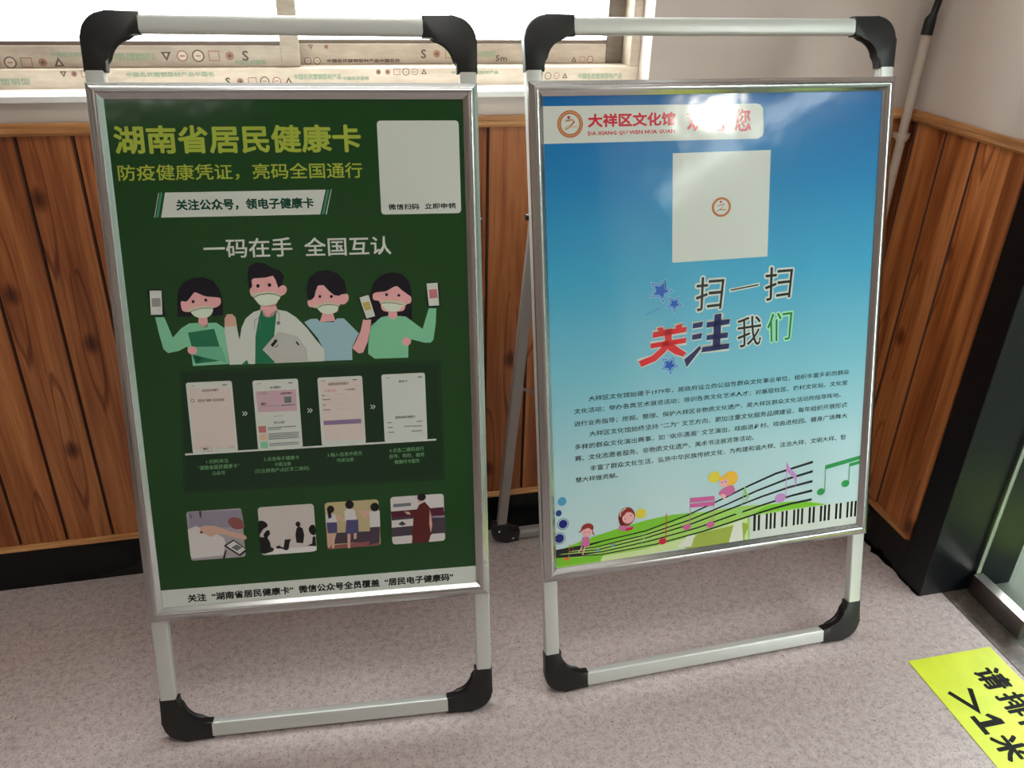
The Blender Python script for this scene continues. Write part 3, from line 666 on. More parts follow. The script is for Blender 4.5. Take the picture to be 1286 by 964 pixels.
["printed_photo",3,"phwhite","p",[95.2,448.2,114.3,447.8,113.7,415.4,94.5,416.3]],
["printed_photo",4,"phnavy","p",[14.5,431.9,34.3,431.3,33,409.9,16,410.2]],
["printed_photo",4,"phnavy","p",[51.6,434.1,73.4,433.4,72.9,406.7,48,406.6]],
["printed_photo",4,"phdark","p",[94.5,416.3,112.7,415.9,111.2,384.8,91.6,380.2]],
["printed_photo",3,"phskin","p",[14.8,410.3,20.9,409.8,18.3,381,13.8,381.4]],
["printed_photo",3,"phskin","p",[22.3,408.6,28.4,408.2,25.8,379.4,21.3,379.8]],
["printed_photo",3,"phskin","p",[51.7,406.3,57.7,405.8,55.3,376.9,50.7,377.3]],
["printed_photo",3,"phskin","p",[63.2,407.4,69.3,407,67.8,394.6,63.2,395]],
["printed_photo",4,"ink","p",[17.8,454.1,24.4,454.6,24.5,441.3,18.7,438.7]],
["printed_photo",3,"phskin","p",[34.3,446.7,50.7,435.2,48.4,429.2,34.8,438.5]],
["printed_photo",3,"phskin","p",[72.6,454,95.2,448.2,94.8,440,83.1,436.8]],
["printed_photo",1,"phwhite","r",[135.3,377.5,236.4,473.5,6]],
["printed_photo",2,"phmaroon","p",[135.3,444.8,235.4,446.3,236.8,429.2,135.7,431.7]],
["printed_photo",3,"phdark","p",[135.7,431.7,237.8,429.1,236.9,391.4,134.4,392.4]],
["printed_photo",4,"phwhite","p",[136,426.5,177.1,427.5,175.5,413.1,135.3,412.1]],
["printed_photo",4,"phwhite","p",[135.2,393.3,172.8,394.1,172.6,389.9,135.1,390.8]],
["printed_photo",5,"phdark","p",[147.6,418.4,155.6,424,163.1,417.2,155.2,414.7]],
["printed_photo",4,"phwhite","p",[211,393.5,235.6,393.6,235.5,389.4,210.8,389.3]],
["printed_photo",4,"phlilac","p",[212.3,430,236.8,429.2,236.7,425.4,212.2,426.5]],
["printed_photo",5,"coatline","p",[140.2,459.6,173.6,459.8,173.7,453.6,140.5,453]],
["printed_photo",6,"ink","e",[194.4,469.6,8.1,7.4,0]],
["printed_photo",5,"phskin","p",[185.6,468.2,192.4,469.8,193.9,457.3,187.2,459.8]],
["printed_photo",5,"phcoat","p",[188.9,454.6,199.8,459.9,209.1,447.9,212.4,433.1,213.4,405.9,204.4,377.2,172.1,377.3,175.3,406.8,178.3,433.6,168,440.6,183.6,443.6]],
["printed_photo",6,"phskin","p",[160.3,443.3,169.9,441.5,172.6,436.2,165.9,436.7]],
["printed_photo",6,"phskin","p",[208.9,443.8,211.4,431.1,212.6,410.2,209.1,395.8,206.9,414.8]],
["footer_band",1,"white","p",[-301.6,321.4,302,320.2,303.1,259.2,-301.3,276.7]],
["footer_band",2,"ink","t","关注  “湖南省居民健康卡”  微信公众号全员覆盖  “居民电子健康码”",[-248.2,309.3,249.4,309.3,249.4,293.2,-248.2,293.2],1]
]
PRINT_CULTURE = [
["header_band",1,"white","p",[-346.4,1173.7,73.3,1171.3,82.5,1169,88.1,1162.6,90.7,1118.5,88,1112.2,79,1107.7,-348.5,1109.6]],
["header_band",2,"ring","e",[-295.1,1142.5,24.2,23.7,0]],
["header_band",3,"white","e",[-295.1,1142.5,17.3,17.2,0]],
["header_band",3,"ringline","e",[-295.1,1142.5,21.6,21.1,1]],
["header_band",4,"red","e",[-297.7,1153.9,2.9,2.6,0]],
["header_band",4,"ring","l",[-304.7,1147.2,-297.2,1148.2,-289.7,1149.8,-287.5,1146.8,-295.9,1137.2,-305.1,1132.3],1.8],
["header_band",4,"ringline","l",[-307.3,1134.5,-297.4,1140.2,-289.3,1137,-282.1,1138.9],1.8],
["header_band",4,"grey","l",[-302,1151.3,-302.7,1148.3,-292.2,1152],1],
["header_band",2,"red","t","大祥区文化馆",[-261.5,1159.5,-90.8,1159.5,-90.8,1135.5,-261.5,1135.5],1.6],
["header_band",2,"red","t","DA XIANG QU WEN HUA GUAN",[-261.9,1129,-91.7,1129,-91.7,1120.9,-261.9,1120.9],0.5],
["header_band",2,"red","t","欢",[-69.4,1161,-30.9,1160.8,-29,1124.6,-68,1124],1.3],
["header_band",2,"red","t","迎",[-22.8,1160.7,17.9,1161.1,21,1122.4,-21.1,1122.2],1.3],
["header_band",2,"red","t","您",[26.8,1162.8,61.6,1163.4,64.3,1122,28.9,1121.6],1.3],
["code_panel",1,"white","r",[-96.1,883.5,106.8,1086,0.5]],
["code_panel",3,"ring","e",[5,983.4,20.3,18.5,0]],
["code_panel",4,"white","e",[5,983.4,15.3,14.2,0]],
["code_panel",5,"ring","l",[-3.6,985.4,11,989.1,5,980.6,-5.2,975.6],1.6],
["code_panel",5,"ring","l",[-1,978.7,14.9,978],1.6],
["code_panel",5,"red","e",[3.6,993.3,2.4,2.1,0]],
["slogan_text#扫525",1,"white","t","扫",[-45.3,851.5,15.6,851.6,8.8,787.1,-46.3,785.4],6],
["slogan_text#扫525",2,"ink","t","扫",[-45.3,851.5,15.6,851.6,8.8,787.1,-46.3,785.4],0.3],
["slogan_text#扫922",1,"white","t","扫",[102.7,861.7,165.4,861.9,160.3,799,104.3,794.6],6],
["slogan_text#扫922",2,"ink","t","扫",[102.7,861.7,165.4,861.9,160.3,799,104.3,794.6],0.3],
["slogan_text#one",1,"white","l",[25.6,821.3,91.6,829.4],7.5],
["slogan_text#one",2,"ink","l",[28.3,822.1,89,828.9],2.6],
["slogan_text#我758",1,"white","t","我",[43.2,765.7,99.4,768.4,97.6,707.4,47.5,704.6],5],
["slogan_text#我758",2,"ink","t","我",[43.2,765.7,99.4,768.4,97.6,707.4,47.5,704.6],0],
["slogan_text#们930",1,"palegreen","t","们",[109.1,768.4,167.4,771,163.6,712.5,114.2,710.6],5],
["slogan_text#们930",2,"green","t","们",[109.1,768.4,167.4,771,163.6,712.5,114.2,710.6],0],
["slogan_text#red2",1,"white","l",[-135.7,751.3,-64.5,756.9,-65.5,746.6,-136.8,740.4,-135.7,751.3,-64.5,756.9],4.2],
["slogan_text#red2",2,"red2","p",[-135.7,751.3,-64.5,756.9,-65.5,746.6,-136.8,740.4]],
["slogan_text#red2",1,"white","l",[-127.4,759.2,-115.1,760.2,-111.4,750.4,-122.3,749.2,-127.4,759.2,-115.1,760.2],4.2],
["slogan_text#red2",2,"red2","p",[-127.4,759.2,-115.1,760.2,-111.4,750.4,-122.3,749.2]],
["slogan_text#red2",1,"white","l",[-89.5,760.3,-73.7,764.5,-75.5,755,-85.8,753.1,-89.5,760.3,-73.7,764.5],4.2],
["slogan_text#red2",2,"red2","p",[-89.5,760.3,-73.7,764.5,-75.5,755,-85.8,753.1]],
["slogan_text#red2",1,"white","l",[-140.5,729.4,-65,735.1,-66,724.8,-140.5,719.8,-140.5,729.4,-65,735.1],4.2],
["slogan_text#red2",2,"red2","p",[-140.5,729.4,-65,735.1,-66,724.8,-140.5,719.8]],
["slogan_text#red2",1,"white","l",[-112.1,754.5,-95.7,755.9,-96.7,732.6,-108.3,711.1,-130.3,693.9,-160.2,684.5,-165.9,697.1,-137.6,705,-119.3,719,-110.2,733.7,-112.1,754.5,-95.7,755.9],4.2],
["slogan_text#red2",2,"red2","p",[-112.1,754.5,-95.7,755.9,-96.7,732.6,-108.3,711.1,-130.3,693.9,-160.2,684.5,-165.9,697.1,-137.6,705,-119.3,719,-110.2,733.7]],
["slogan_text#red2",1,"white","l",[-108.4,723.2,-91.8,723.5,-64.7,704.8,-72,697.4,-89.9,704.2,-107.6,716.9,-108.4,723.2,-91.8,723.5],4.2],
["slogan_text#red2",2,"red2","p",[-108.4,723.2,-91.8,723.5,-64.7,704.8,-72,697.4,-89.9,704.2,-107.6,716.9]],
["slogan_text#navy",1,"white","l",[-51.6,762.1,-29.3,764.4,-31.8,753.6,-52.2,752.1,-51.6,762.1,-29.3,764.4],4.2],
["slogan_text#navy",2,"navy","p",[-51.6,762.1,-29.3,764.4,-31.8,753.6,-52.2,752.1]],
["slogan_text#navy",1,"white","l",[-53.2,739.4,-30.8,741.7,-33.7,730.8,-53,729.3,-53.2,739.4,-30.8,741.7],4.2],
["slogan_text#navy",2,"navy","p",[-53.2,739.4,-30.8,741.7,-33.7,730.8,-53,729.3]],
["slogan_text#navy",1,"white","l",[-36.1,717,-33.4,710.5,-63.6,675.6,-70.1,691.3,-50.9,705,-36.1,717,-33.4,710.5],4.2],
["slogan_text#navy",2,"navy","p",[-36.1,717,-33.4,710.5,-63.6,675.6,-70.1,691.3,-50.9,705]],
["slogan_text#navy",1,"white","l",[-5.3,776.4,9.7,777.7,8.1,708,-8.5,707.6,-5.3,776.4,9.7,777.7],4.2],
["slogan_text#navy",2,"navy","p",[-5.3,776.4,9.7,777.7,8.1,708,-8.5,707.6]],
["slogan_text#navy",1,"white","l",[-21.8,762.1,28.9,764.8,27.2,754.8,-22.4,751.4,-21.8,762.1,28.9,764.8],4.2],
["slogan_text#navy",2,"navy","p",[-21.8,762.1,28.9,764.8,27.2,754.8,-22.4,751.4]],
["slogan_text#navy",1,"white","l",[-21.4,736,24.9,738.2,24,727.7,-22,726.3,-21.4,736,24.9,738.2],4.2],
["slogan_text#navy",2,"navy","p",[-21.4,736,24.9,738.2,24,727.7,-22,726.3]],
["slogan_text#navy",1,"white","l",[-30.4,713,28.1,715.8,27.2,705.2,-32.9,702.7,-30.4,713,28.1,715.8],4.2],
["slogan_text#navy",2,"navy","p",[-30.4,713,28.1,715.8,27.2,705.2,-32.9,702.7]],
["star#320",1,"paleblue2","l",[-111.1,851,-109.3,836.8,-96.1,828.5,-110,823.4,-113.5,809.7,-124,821,-139.2,820.9,-131.8,832.8,-137.7,846.3,-122.7,842.6,-111.1,851,-109.3,836.8],4.2],
["star#320",2,"starblue","l",[-111.1,851,-109.3,836.8,-96.1,828.5,-110,823.4,-113.5,809.7,-124,821,-139.2,820.9,-131.8,832.8,-137.7,846.3,-122.7,842.6,-111.1,851,-109.3,836.8],1.5],
["star#320",3,"starblue","p",[-113.5,845.5,-112.2,835.3,-102.7,829.3,-112.7,825.6,-115.2,815.8,-122.8,823.9,-133.7,823.8,-128.4,832.4,-132.6,842.1,-121.8,839.4]],
["star#398",1,"paleblue2","l",[-82.6,816,-83.4,806.3,-75.6,799.1,-85.9,797.6,-90.2,789,-95.7,797.8,-106.1,799.7,-99.4,806.6,-101.4,816.3,-91.8,811.9,-82.6,816,-83.4,806.3],4.2],
["star#398",2,"starblue","l",[-82.6,816,-83.4,806.3,-75.6,799.1,-85.9,797.6,-90.2,789,-95.7,797.8,-106.1,799.7,-99.4,806.6,-101.4,816.3,-91.8,811.9,-82.6,816,-83.4,806.3],1.5],
["star#398",3,"starblue","p",[-85,812.6,-85.6,805.7,-80,800.5,-87.4,799.4,-90.5,793.2,-94.5,799.5,-102,800.9,-97.1,805.9,-98.6,812.9,-91.6,809.7]],
["star#370",1,"paleblue2","l",[-92.5,698.2,-92.2,686.6,-82.4,678.7,-93.9,676,-97.8,665.4,-105.2,675.4,-117.4,676.7,-110.5,685.5,-114,696.8,-102.4,692.5,-92.5,698.2,-92.2,686.6],4.2],
["star#370",2,"starblue","l",[-92.5,698.2,-92.2,686.6,-82.4,678.7,-93.9,676,-97.8,665.4,-105.2,675.4,-117.4,676.7,-110.5,685.5,-114,696.8,-102.4,692.5,-92.5,698.2,-92.2,686.6],1.5],
["star#370",3,"starblue","p",[-94.8,694,-94.6,685.7,-87.5,680,-95.8,678,-98.7,670.4,-104,677.6,-112.7,678.5,-107.8,684.9,-110.3,693,-102,689.9]],
["star#dash",1,"starblue","l",[-150.1,786.5,-120.2,798.7],1],
["body_text",1,"ink","t","大祥区文化馆始建于1979年，是政府设立的公益性群众文化事业单位，组织丰富多彩的群众",[-270,636.9,306.8,636.9,306.8,626,-270,626],0.25],
["body_text",1,"ink","t","文化活动；举办各类艺术展览活动；培训各类文化艺术人才；对基层社区、农村文化站、文化室",[-300.1,614.2,304,614.2,304,602.8,-300.1,602.8],0.25],
["body_text",1,"ink","t","进行业务指导；挖掘、整理、保护大祥区非物质文化遗产，是大祥区群众文化活动的指导阵地。",[-300.7,588.9,289.5,588.9,289.5,577.5,-300.7,577.5],0.25],
["body_text",1,"ink","t","大祥区文化馆始终坚持 “二为” 文艺方向，更加注重文化服务品牌建设，每年组织开展形式",[-269.5,566,306,566,306,554.4,-269.5,554.4],0.25],
["body_text",1,"ink","t","多样的群众文化演出赛事，如 “欢乐潇湘” 文艺演出，戏曲进乡村、戏曲进校园、健身广场舞大",[-299.8,542,307.5,542,307.5,530.4,-299.8,530.4],0.25],
["body_text",1,"ink","t","赛、文化志愿者服务、非物质文化遗产、美术书法展览等活动。",[-300.4,518.5,88.8,518.5,88.8,506.9,-300.4,506.9],0.25],
["body_text",1,"ink","t","丰富了群众文化生活，弘扬中华民族传统文化，为构建和谐大祥、法治大祥、文明大祥、智",[-269.2,495,306.8,495,306.8,483.1,-269.2,483.1],0.25],
["body_text",1,"ink","t","慧大祥做贡献。",[-299.9,473.4,-211,473.4,-211,462.5,-299.9,462.5],0.25],
["meadow",1,"meadow","p",[-354.3,290.1,-350.5,324.7,-320.4,327.5,-292.6,337.5,-208.8,352.4,-152,362.6,-94.4,367.1,-24.2,363.1,59.4,364.5,145,359.3,182.2,359,220,354.5,268.3,340.8,84.4,338.1,86.1,281.4,-82.3,288.7,-342.4,282.5]],
["meadow",2,"meadowbright","p",[-342.4,323.4,-309.3,332,-264.8,343.6,-208.7,353.6,-152,362.6,-106,366.4,-59.5,365.7,-36,363.6,-82.7,351.7,-152,335.1,-242.9,321.5,-320.5,323.5]],
["meadow",2,"meadowbright","p",[120.5,356.1,163.5,359.7,207.4,355.6,268.3,340.8,145.6,342,96.4,344.1]],
["meadow",2,"meadowpale","p",[-254.4,297.5,-152.1,299.3,-35.3,314,78.3,336,82.9,284.8,-82.3,288.7,-249,285.1]],
["meadow",2.5,"meadowolive","s",[-52.8,293.1,-35.3,314,24.3,321.3,78.7,324.1,73.4,295.2,61.5,283.8,-58.7,286.4]],
["meadow",3,"phpale","p",[-82.3,291.7,-59,314.6,-41.3,314.9,-49.8,289.7]],
["meadow",3,"phpale","p",[37.1,285.7,48.2,328.5,66.3,331.8,70.7,283.7]],
["meadow",2.5,"meadowbright","p",[-353.7,309.9,-293.4,302.3,-243.1,301.5,-251.8,288.5,-342.2,289.4,-354.3,290.1]],
["piano_keys",3,"white","p",[86.4,331.9,102.7,338.5,271.5,340.3,362.1,337.8,369.1,282.9,210.7,284.2,87.8,285.9]],
["music_staff",4,"ink","l",[-350.5,325.2,-339.6,324.7,-265.1,328.8,-152,339.7,-59.4,361.1,22.8,387.4,82.3,408.5,142.4,426.9,230.1,442.3],[2.2,2.2,2.2,2.6,3,3.4,4,4.6,5.4]],
["music_staff",4,"ink","l",[-350.6,321.8,-339.7,320.8,-259.7,320,-152,331.1,-53.5,349.8,35.1,374.2,100.9,394.5,167.6,410.9,230.6,421.1],[2.2,2.2,2.2,2.6,3,3.4,4,4.6,5.4]],
["music_staff",4,"ink","l",[-350.7,318.5,-339.8,317.4,-254.2,313.5,-152.1,323.6,-47.5,340.9,47.3,363.8,113.5,380,174.6,391.9,231,398.7],[2.2,2.2,2.2,2.6,3,3.4,4,4.6,5.4]],
["music_staff",4,"ink","l",[-350.8,314.5,-339.9,313.4,-248.7,307.5,-140.6,316.1,-35.5,329.9,47.7,347.3,120.3,361.4,181.7,372.1,231.5,377.4],[2.2,2.2,2.2,2.6,3,3.4,4,4.6,5.4]],
["music_staff",4,"ink","l",[-350.9,310.6,-340,309.5,-248.8,301.8,-129,306.8,-23.5,319.9,60.1,335,133.1,347.9,182.4,354.2,231.2,357.2],[2.2,2.2,2.2,2.6,3,3.4,4,4.6,5.4]],
["music_staff",3.5,"ink","p",[-350.5,326.3,-292.8,327.9,-208.9,335.4,-293,321.6,-342.6,313.9,-293.2,309.2,-243.1,307.2,-309.9,306,-351,308.9]],
["piano_keys",4,"ink","r",[93,303.2,99,340.2,1.2]],
["piano_keys",4,"ink","r",[103.7,303.4,109,339.4,1.2]],
["piano_keys",4,"ink","r",[122.2,303.4,127.3,339.4,1.2]],
["piano_keys",4,"ink","r",[131.7,302.6,136.8,339.4,1.2]],
["piano_keys",4,"ink","r",[141.2,302.9,146.3,339.4,1.2]],
["piano_keys",4,"ink","r",[159.6,302.9,164.7,339.1,1.2]],
["piano_keys",4,"ink","r",[169.5,302.8,174.6,339.1,1.2]],
["piano_keys",4,"ink","r",[187.6,302.9,192.8,339.2,1.2]],
["piano_keys",4,"ink","r",[197.2,303.1,202.4,339.6,1.2]],
["piano_keys",4,"ink","r",[206.9,302.7,212.1,339.5,1.2]],
["piano_keys",4,"ink","r",[225.2,302.4,230.8,339.6,1.2]],
["piano_keys",4,"ink","r",[234.9,302.6,240.5,339.9,1.2]],
["piano_keys",4,"ink","r",[252.8,302.8,258.4,339.4,1.2]],
["piano_keys",4,"ink","r",[262.5,302.8,268.1,339.8,1.2]],
["piano_keys",4,"ink","r",[272.3,303,277.9,339.8,1.2]],
["piano_keys",4,"ink","r",[290.6,303.1,296.2,339.2,1.2]],
["piano_keys",4,"ink","r",[300.9,302.3,306.5,339.2,1.2]],
["piano_keys",4,"ink","r",[318.5,302.6,323.9,339.5,1.2]],
["piano_keys",4,"ink","r",[328.5,302.8,333.9,339.5,1.2]],
["piano_keys",4,"ink","r",[338.1,302.4,343.5,339.2,1.2]],
["music_note#a",5,"notegreen","p",[260.6,430.7,348.7,443.6,349.3,434.5,261.1,421.3]],
["music_note#a",5,"notegreen","p",[319.9,428.3,349.5,432.2,350,424.6,320.3,420.5]],
["music_note#a",5,"notegreen","l",[261.1,428.4,262.1,371.6],1.6],
["music_note#a",5,"notegreen","l",[320.2,427.6,320.3,382],1.6],
["music_note#a",5,"notegreen","e",[252.7,371.8,9.5,7.9,0]],
["music_note#a",5,"notegreen","e",[312.1,383,10,7.9,0]],
["music_note#b",6,"noteviolet","l",[167.3,450.1,168.5,372.6],1.8],
["music_note#b",6,"noteviolet","e",[155.1,370.5,13,10.4,0]],
["music_note#b",6,"noteviolet","p",[168.1,447.8,176.8,434,189.2,421.3,193.1,409.6,190.6,389,188.1,408.7,175.6,421.4,168.3,427.1]],
["music_note#c",6,"notepink","p",[-53.8,398.4,1.6,395.4,1.8,385.9,-53.7,388]],
["music_note#c",6,"notepink","p",[-53.7,385.8,1.8,383.7,2,374.2,-53.6,377]],
["music_note#c",6,"notepink","l",[-53.1,395.8,-53.1,332.6],1.2],
["music_note#c",6,"notepink","l",[1,390.1,-0.2,334.6],1.2],
["music_note#c",6,"notepink","e",[-60.5,335.2,9.1,6.4,0]],
["music_note#c",6,"notepink","e",[-7,333,9.2,7.1,0]],
["music_note#d",6,"notelime","l",[70.9,409.4,64.1,357.7],1.4],
["music_note#d",6,"notelime","e",[57.6,353.5,10,6.4,0]],
["music_note#d",6,"notelime","p",[71.2,409.3,75.3,394.5,82.2,384,75.8,375.3,80.4,367.7,73.5,375.6,77.6,384,70.7,393.5]],
["child_figure",7,"blond","e",[0.2,437.3,13.7,12.5,0]],
["child_figure",7,"blondor","e",[37,429.5,17.1,16.3,0]],
["child_figure",8,"skin","e",[22.1,422.9,10.6,10.7,0]],
["child_figure",7,"rosedress","s",[23.4,410.8,41.2,414.2,48.1,401.3,38.5,393,22.2,390.5,10.6,399.9]],
["child_figure",8,"skin","s",[15.5,397.7,27,394.6,25.6,385.2,19.6,388.6]],
["child_figure",9,"blondor","e",[18.7,431.8,8.6,4.4,0]],
["child_figure",9,"hair","e",[18.2,423.4,1.3,1.3,0]],
["child_figure",9,"hair","e",[26.4,423.6,1.3,1.3,0]],
["bubble#278",2,"bub1","e",[-329.2,427.6,9.1,9.1,0]],
["bubble#378",2,"bub2","e",[-336.9,403.7,6.4,6.5,0]],
["bubble#470",2,"navy2","e",[-328.5,379.4,8.9,9.1,0]],
["bubble#470",2,"navy2","e",[-328.5,379.4,11.9,12.1,1]],
["bubble#592",2,"navy2","e",[-336.7,349.8,9.4,9.6,0]],
["bubble#592",2,"navy2","e",[-336.7,349.8,12.4,12.6,1]],
["child_figure",6,"auburn","e",[-193.3,376.9,18,20.4,0]],
["child_figure",6,"auburn","s",[-209.9,380.5,-197.2,368.4,-197.3,359.5,-207.5,359.6]],
["child_figure",7,"skin","e",[-190.1,373.8,12.9,12.3,0]],
["child_figure",8,"auburn","p",[-204.8,379.7,-202.1,393.4,-189.4,396,-178,386.3,-176.2,375.8,-181.8,385.5,-192,388.2,-199.7,379]],
["child_figure",9,"white","l",[-207.8,378.9,-206,388.8,-194.5,396.2],2],
["child_figure",9,"hair","e",[-196.7,372.2,1,1.3,0]],
["child_figure",9,"hair","e",[-184.4,378.2,1,1.3,0]],
["child_figure",6,"blond","e",[-162.6,379,11.7,10.8,0]],
["child_figure",8,"rosedress","s",[-210.1,357.4,-197.3,356.9,-182,353.4,-178.2,349,-192.3,345.9,-207.6,349.4]],
["child_figure",9,"red","p",[-197.4,350.5,-178.2,352.9,-182,347,-194.9,345.5]],
["child_figure",6,"auburn","e",[-277.6,363.3,13.1,10.6,0]],
["child_figure",6,"auburn","p",[-289.3,366.2,-290.7,357.5,-298.7,356.1,-292.6,360.4]],
["child_figure",6,"auburn","p",[-266.9,361.7,-265.3,352.6,-260.9,344.3,-267.8,350.4]],
["child_figure",7,"skin","e",[-278.7,355.8,10.6,10.7,0]],
["child_figure",8,"auburn","p",[-288.6,361.1,-282.9,370.4,-271.7,368.8,-267.7,358,-275.6,364.3]],
["child_figure",7,"rosedress","p",[-288.4,345.7,-274.7,345,-272.5,328,-277.6,322.3,-292.5,328.4]],
["child_figure",7,"skin","l",[-290.1,326.8,-293.5,318.3,-299.1,313.5],2.4],
["child_figure",7,"skin","l",[-283.9,324.5,-286.6,314.7,-289.2,306.8],2.4],
["child_figure",8,"hair","e",[-282.7,355.1,0.9,1.3,0]],
["child_figure",8,"hair","e",[-274.5,354.4,1,1.3,0]],
["music_note#e",6,"red","l",[-106.1,370.6,-108,312.7],2],
["music_note#e",6,"red","e",[-114.6,311,8.6,6.9,0]],
["music_note#f",6,"notelime","l",[-166.7,330.5,-156.3,335.5,-151.1,326.9,-161.5,319.3,-166.7,325.3,-156.3,329],1.2],
["music_note#f",6,"notelime","l",[-160.2,337.3,-158.9,321.5,-162.9,307.7],1],
["music_note#g",6,"noteblue","e",[-255.9,312.1,3.6,4.1,0]],
["music_note#g",6,"noteblue","l",[-255.9,312.1,-250.7,318.3],1],
["music_note#h",6,"noteblue","e",[-224.5,318.3,3.6,4.1,0]],
["music_note#h",6,"noteblue","l",[-224.5,318.3,-218.1,321.2],1],
["music_note#i",6,"orange","e",[-323.1,303.5,6.1,3.6,0]],
["music_note#i",6,"orange","l",[-318.1,302.7,-316.1,334.5,-306.5,317.7],1]
]


BUCKETS = {('h', 'person_figure'): (-210, -45, 90), ('h', 'phone_screenshot'): (-130, 0, 120), ('h', 'printed_photo'): (-130, 0, 120), ('h', 'step_caption'): (-130, 0, 120),
           ('c', 'child_figure'): (-250, -100),}
INK_BASE, INK_STEP = 0.0043, 0.00012
def lay_print(data, which, parent):
    inks = {}
    for it in data:
        part, layer, col, kind = it[:4]; d = it[4]
        u = it[5][0] if kind == 't' else d[0]
        part, _, sub = part.partition('#'); key = (part, sub, sum(u > b for b in BUCKETS.get((which, part), ())))
        k = inks.setdefault(key, Ink()); z = INK_BASE + layer * INK_STEP; m = ink(col)
        if kind in 'ps':
            P = [(d[i], d[i + 1]) for i in range(0, len(d), 2)]
            if kind == 's':
                Q = []; n = len(P)
                for i in range(n):
                    p0, p1, p2, p3 = (Vector(P[(i + j - 1) % n]) for j in range(4))
                    for q in range(4):
                        w = q / 4; Q.append(0.5 * ((2 * p1) + (p2 - p0) * w + (2 * p0 - 5 * p1 + 4 * p2 - p3) * w * w + (3 * p1 - p0 - 3 * p2 + p3) * w ** 3))
                P = Q
            k.poly(P, z, m)
        elif kind == 'e': k.ell(d[:2], d[2], d[3], z, m, d[4])
        elif kind == 'l': k.line([(d[i], d[i + 1]) for i in range(0, len(d), 2)], it[5], z, m)
        elif kind == 'r':
            x0, y0, x1, y1, r = d; P = []
            for cx, cy, a in ((x1 - r, y0 + r, -90), (x1 - r, y1 - r, 0), (x0 + r, y1 - r, 90), (x0 + r, y0 + r, 180)):
                P += [(cx + r * math.cos(math.radians(a + j * 30)), cy + r * math.sin(math.radians(a + j * 30))) for j in range(4)]
            k.poly(P, z, m)
        elif kind == 't':
            q = it[5]; k.text(d, [(q[0], q[1]), (q[2], q[3]), (q[4], q[5]), (q[6], q[7])], z, m, it[6], 2 if abs(q[1] - q[7]) > 12 else 1)
    for (part, sub, b), k in inks.items(): k.build(part, parent, 0.001)

def m_poster_green():
    m = mat('green_poster_print', rough=0.10, spec=0.45); t = NT(m); gloss_bump(t)
    v = t.coords(rnd=False)
    t.l(t.ramp(t.noise(v, 2, 2), [(0.3, srgb(23, 64, 26)), (0.7, srgb(27, 72, 30))]), t.b.inputs['Base Color'])
    return m
def m_poster_sky():
    m = mat('sky_poster_print', rough=0.10, spec=0.45); t = NT(m); gloss_bump(t)
    tc = t.n('ShaderNodeTexCoord'); sp = t.n('ShaderNodeSeparateXYZ'); t.l(tc.outputs['Object'], sp.inputs[0])
    mr = t.n('ShaderNodeMapRange'); mr.inputs[1].default_value = 0.28; mr.inputs[2].default_value = 1.2; t.l(sp.outputs[1], mr.inputs[0])
    c = t.ramp(mr.outputs[0], [(0.0, srgb(202, 219, 222)), (0.22, srgb(176, 213, 220)), (0.42, srgb(126, 196, 216)), (0.62, srgb(70, 170, 210)), (0.82, srgb(26, 132, 194)), (1.0, srgb(6, 100, 172))])
    t.l(c, t.b.inputs['Base Color'])
    return m

# ------------------------------------------------------------------ poster stands
def elbow_outline(L=0.094, w=0.036, R=0.042, r=0.044):
    """corner fitting seen from the front, outer corner at the origin, arms along +x and -y"""
    P = []
    for i in range(9):
        a = PI - PI / 2 * i / 8; P.append((R + R * math.cos(a), -R + R * math.sin(a)))        # outer round, left side to top
    P += [(L, 0), (L, -w)]
    c = (w + r, -w - r)
    for i in range(9):
        a = PI / 2 + PI / 2 * i / 8; P.append((c[0] + r * math.cos(a), c[1] + r * math.sin(a)))
    P += [(w, -L), (0, -L)]
    return P
def elbow(name, parent, u, v, su, sv, zc, th, rot=None, small=1.0):
    P = elbow_outline(0.094 * small, 0.036, 0.042, 0.044 * small)
    P = [(u + su * x, v - sv * -y if False else v + sv * y) for x, y in P]
    if su * sv > 0: P = P[::-1]
    bm = bmesh.new(); prism(bm, P, zc - th / 2, zc + th / 2, 0.0045, 3)
    return obj(name, bm, M['plastic'], parent, True, 50)
def bar(name, parent, u0, u1, v0, v1, n0, n1, m, bev=0.006):
    bm = bmesh.new(); box(bm, u0, u1, v0, v1, n0, n1)
    long_u = abs(u1 - u0) > abs(v1 - v0); ax = 0 if long_u else 1
    es = [e for e in bm.edges if abs((e.verts[0].co - e.verts[1].co).normalized()[ax]) > 0.9]
    bmesh.ops.bevel(bm, geom=es, offset=bev, segments=3, profile=0.5, affect='EDGES')
    return obj(name, bm, m, parent, True, 60)
RAIL = [(0, 0), (0, 0.007), (0.002, 0.0085), (0.0045, 0.0095), (0.007, 0.0125), (0.010, 0.0142), (0.0135, 0.0146), (0.017, 0.0134), (0.020, 0.0108), (0.023, 0.0075), (0.0255, 0.0062), (0.0262, 0.0052), (0.0262, 0.0)]
def rail(parent, c0, c1, inward, m):
    """one mitred length of the snap frame between outer corners c0 and c1"""
    c0 = Vector(c0); c1 = Vector(c1); t = (c1 - c0).normalized(); inw = Vector(inward); bm = bmesh.new(); rows = []
    for c, s in ((c0, 1), (c1, -1)):
        rows.append([bm.verts.new((*(c + inw * d + t * s * d), n)) for d, n in RAIL])
    k = len(RAIL)
    for i in range(k): bm.faces.new((rows[0][i], rows[0][(i + 1) % k], rows[1][(i + 1) % k], rows[1][i]))
    bm.faces.new(rows[0]); bm.faces.new(rows[1])
    return obj('snap_rail', bm, m, parent, True, 35)

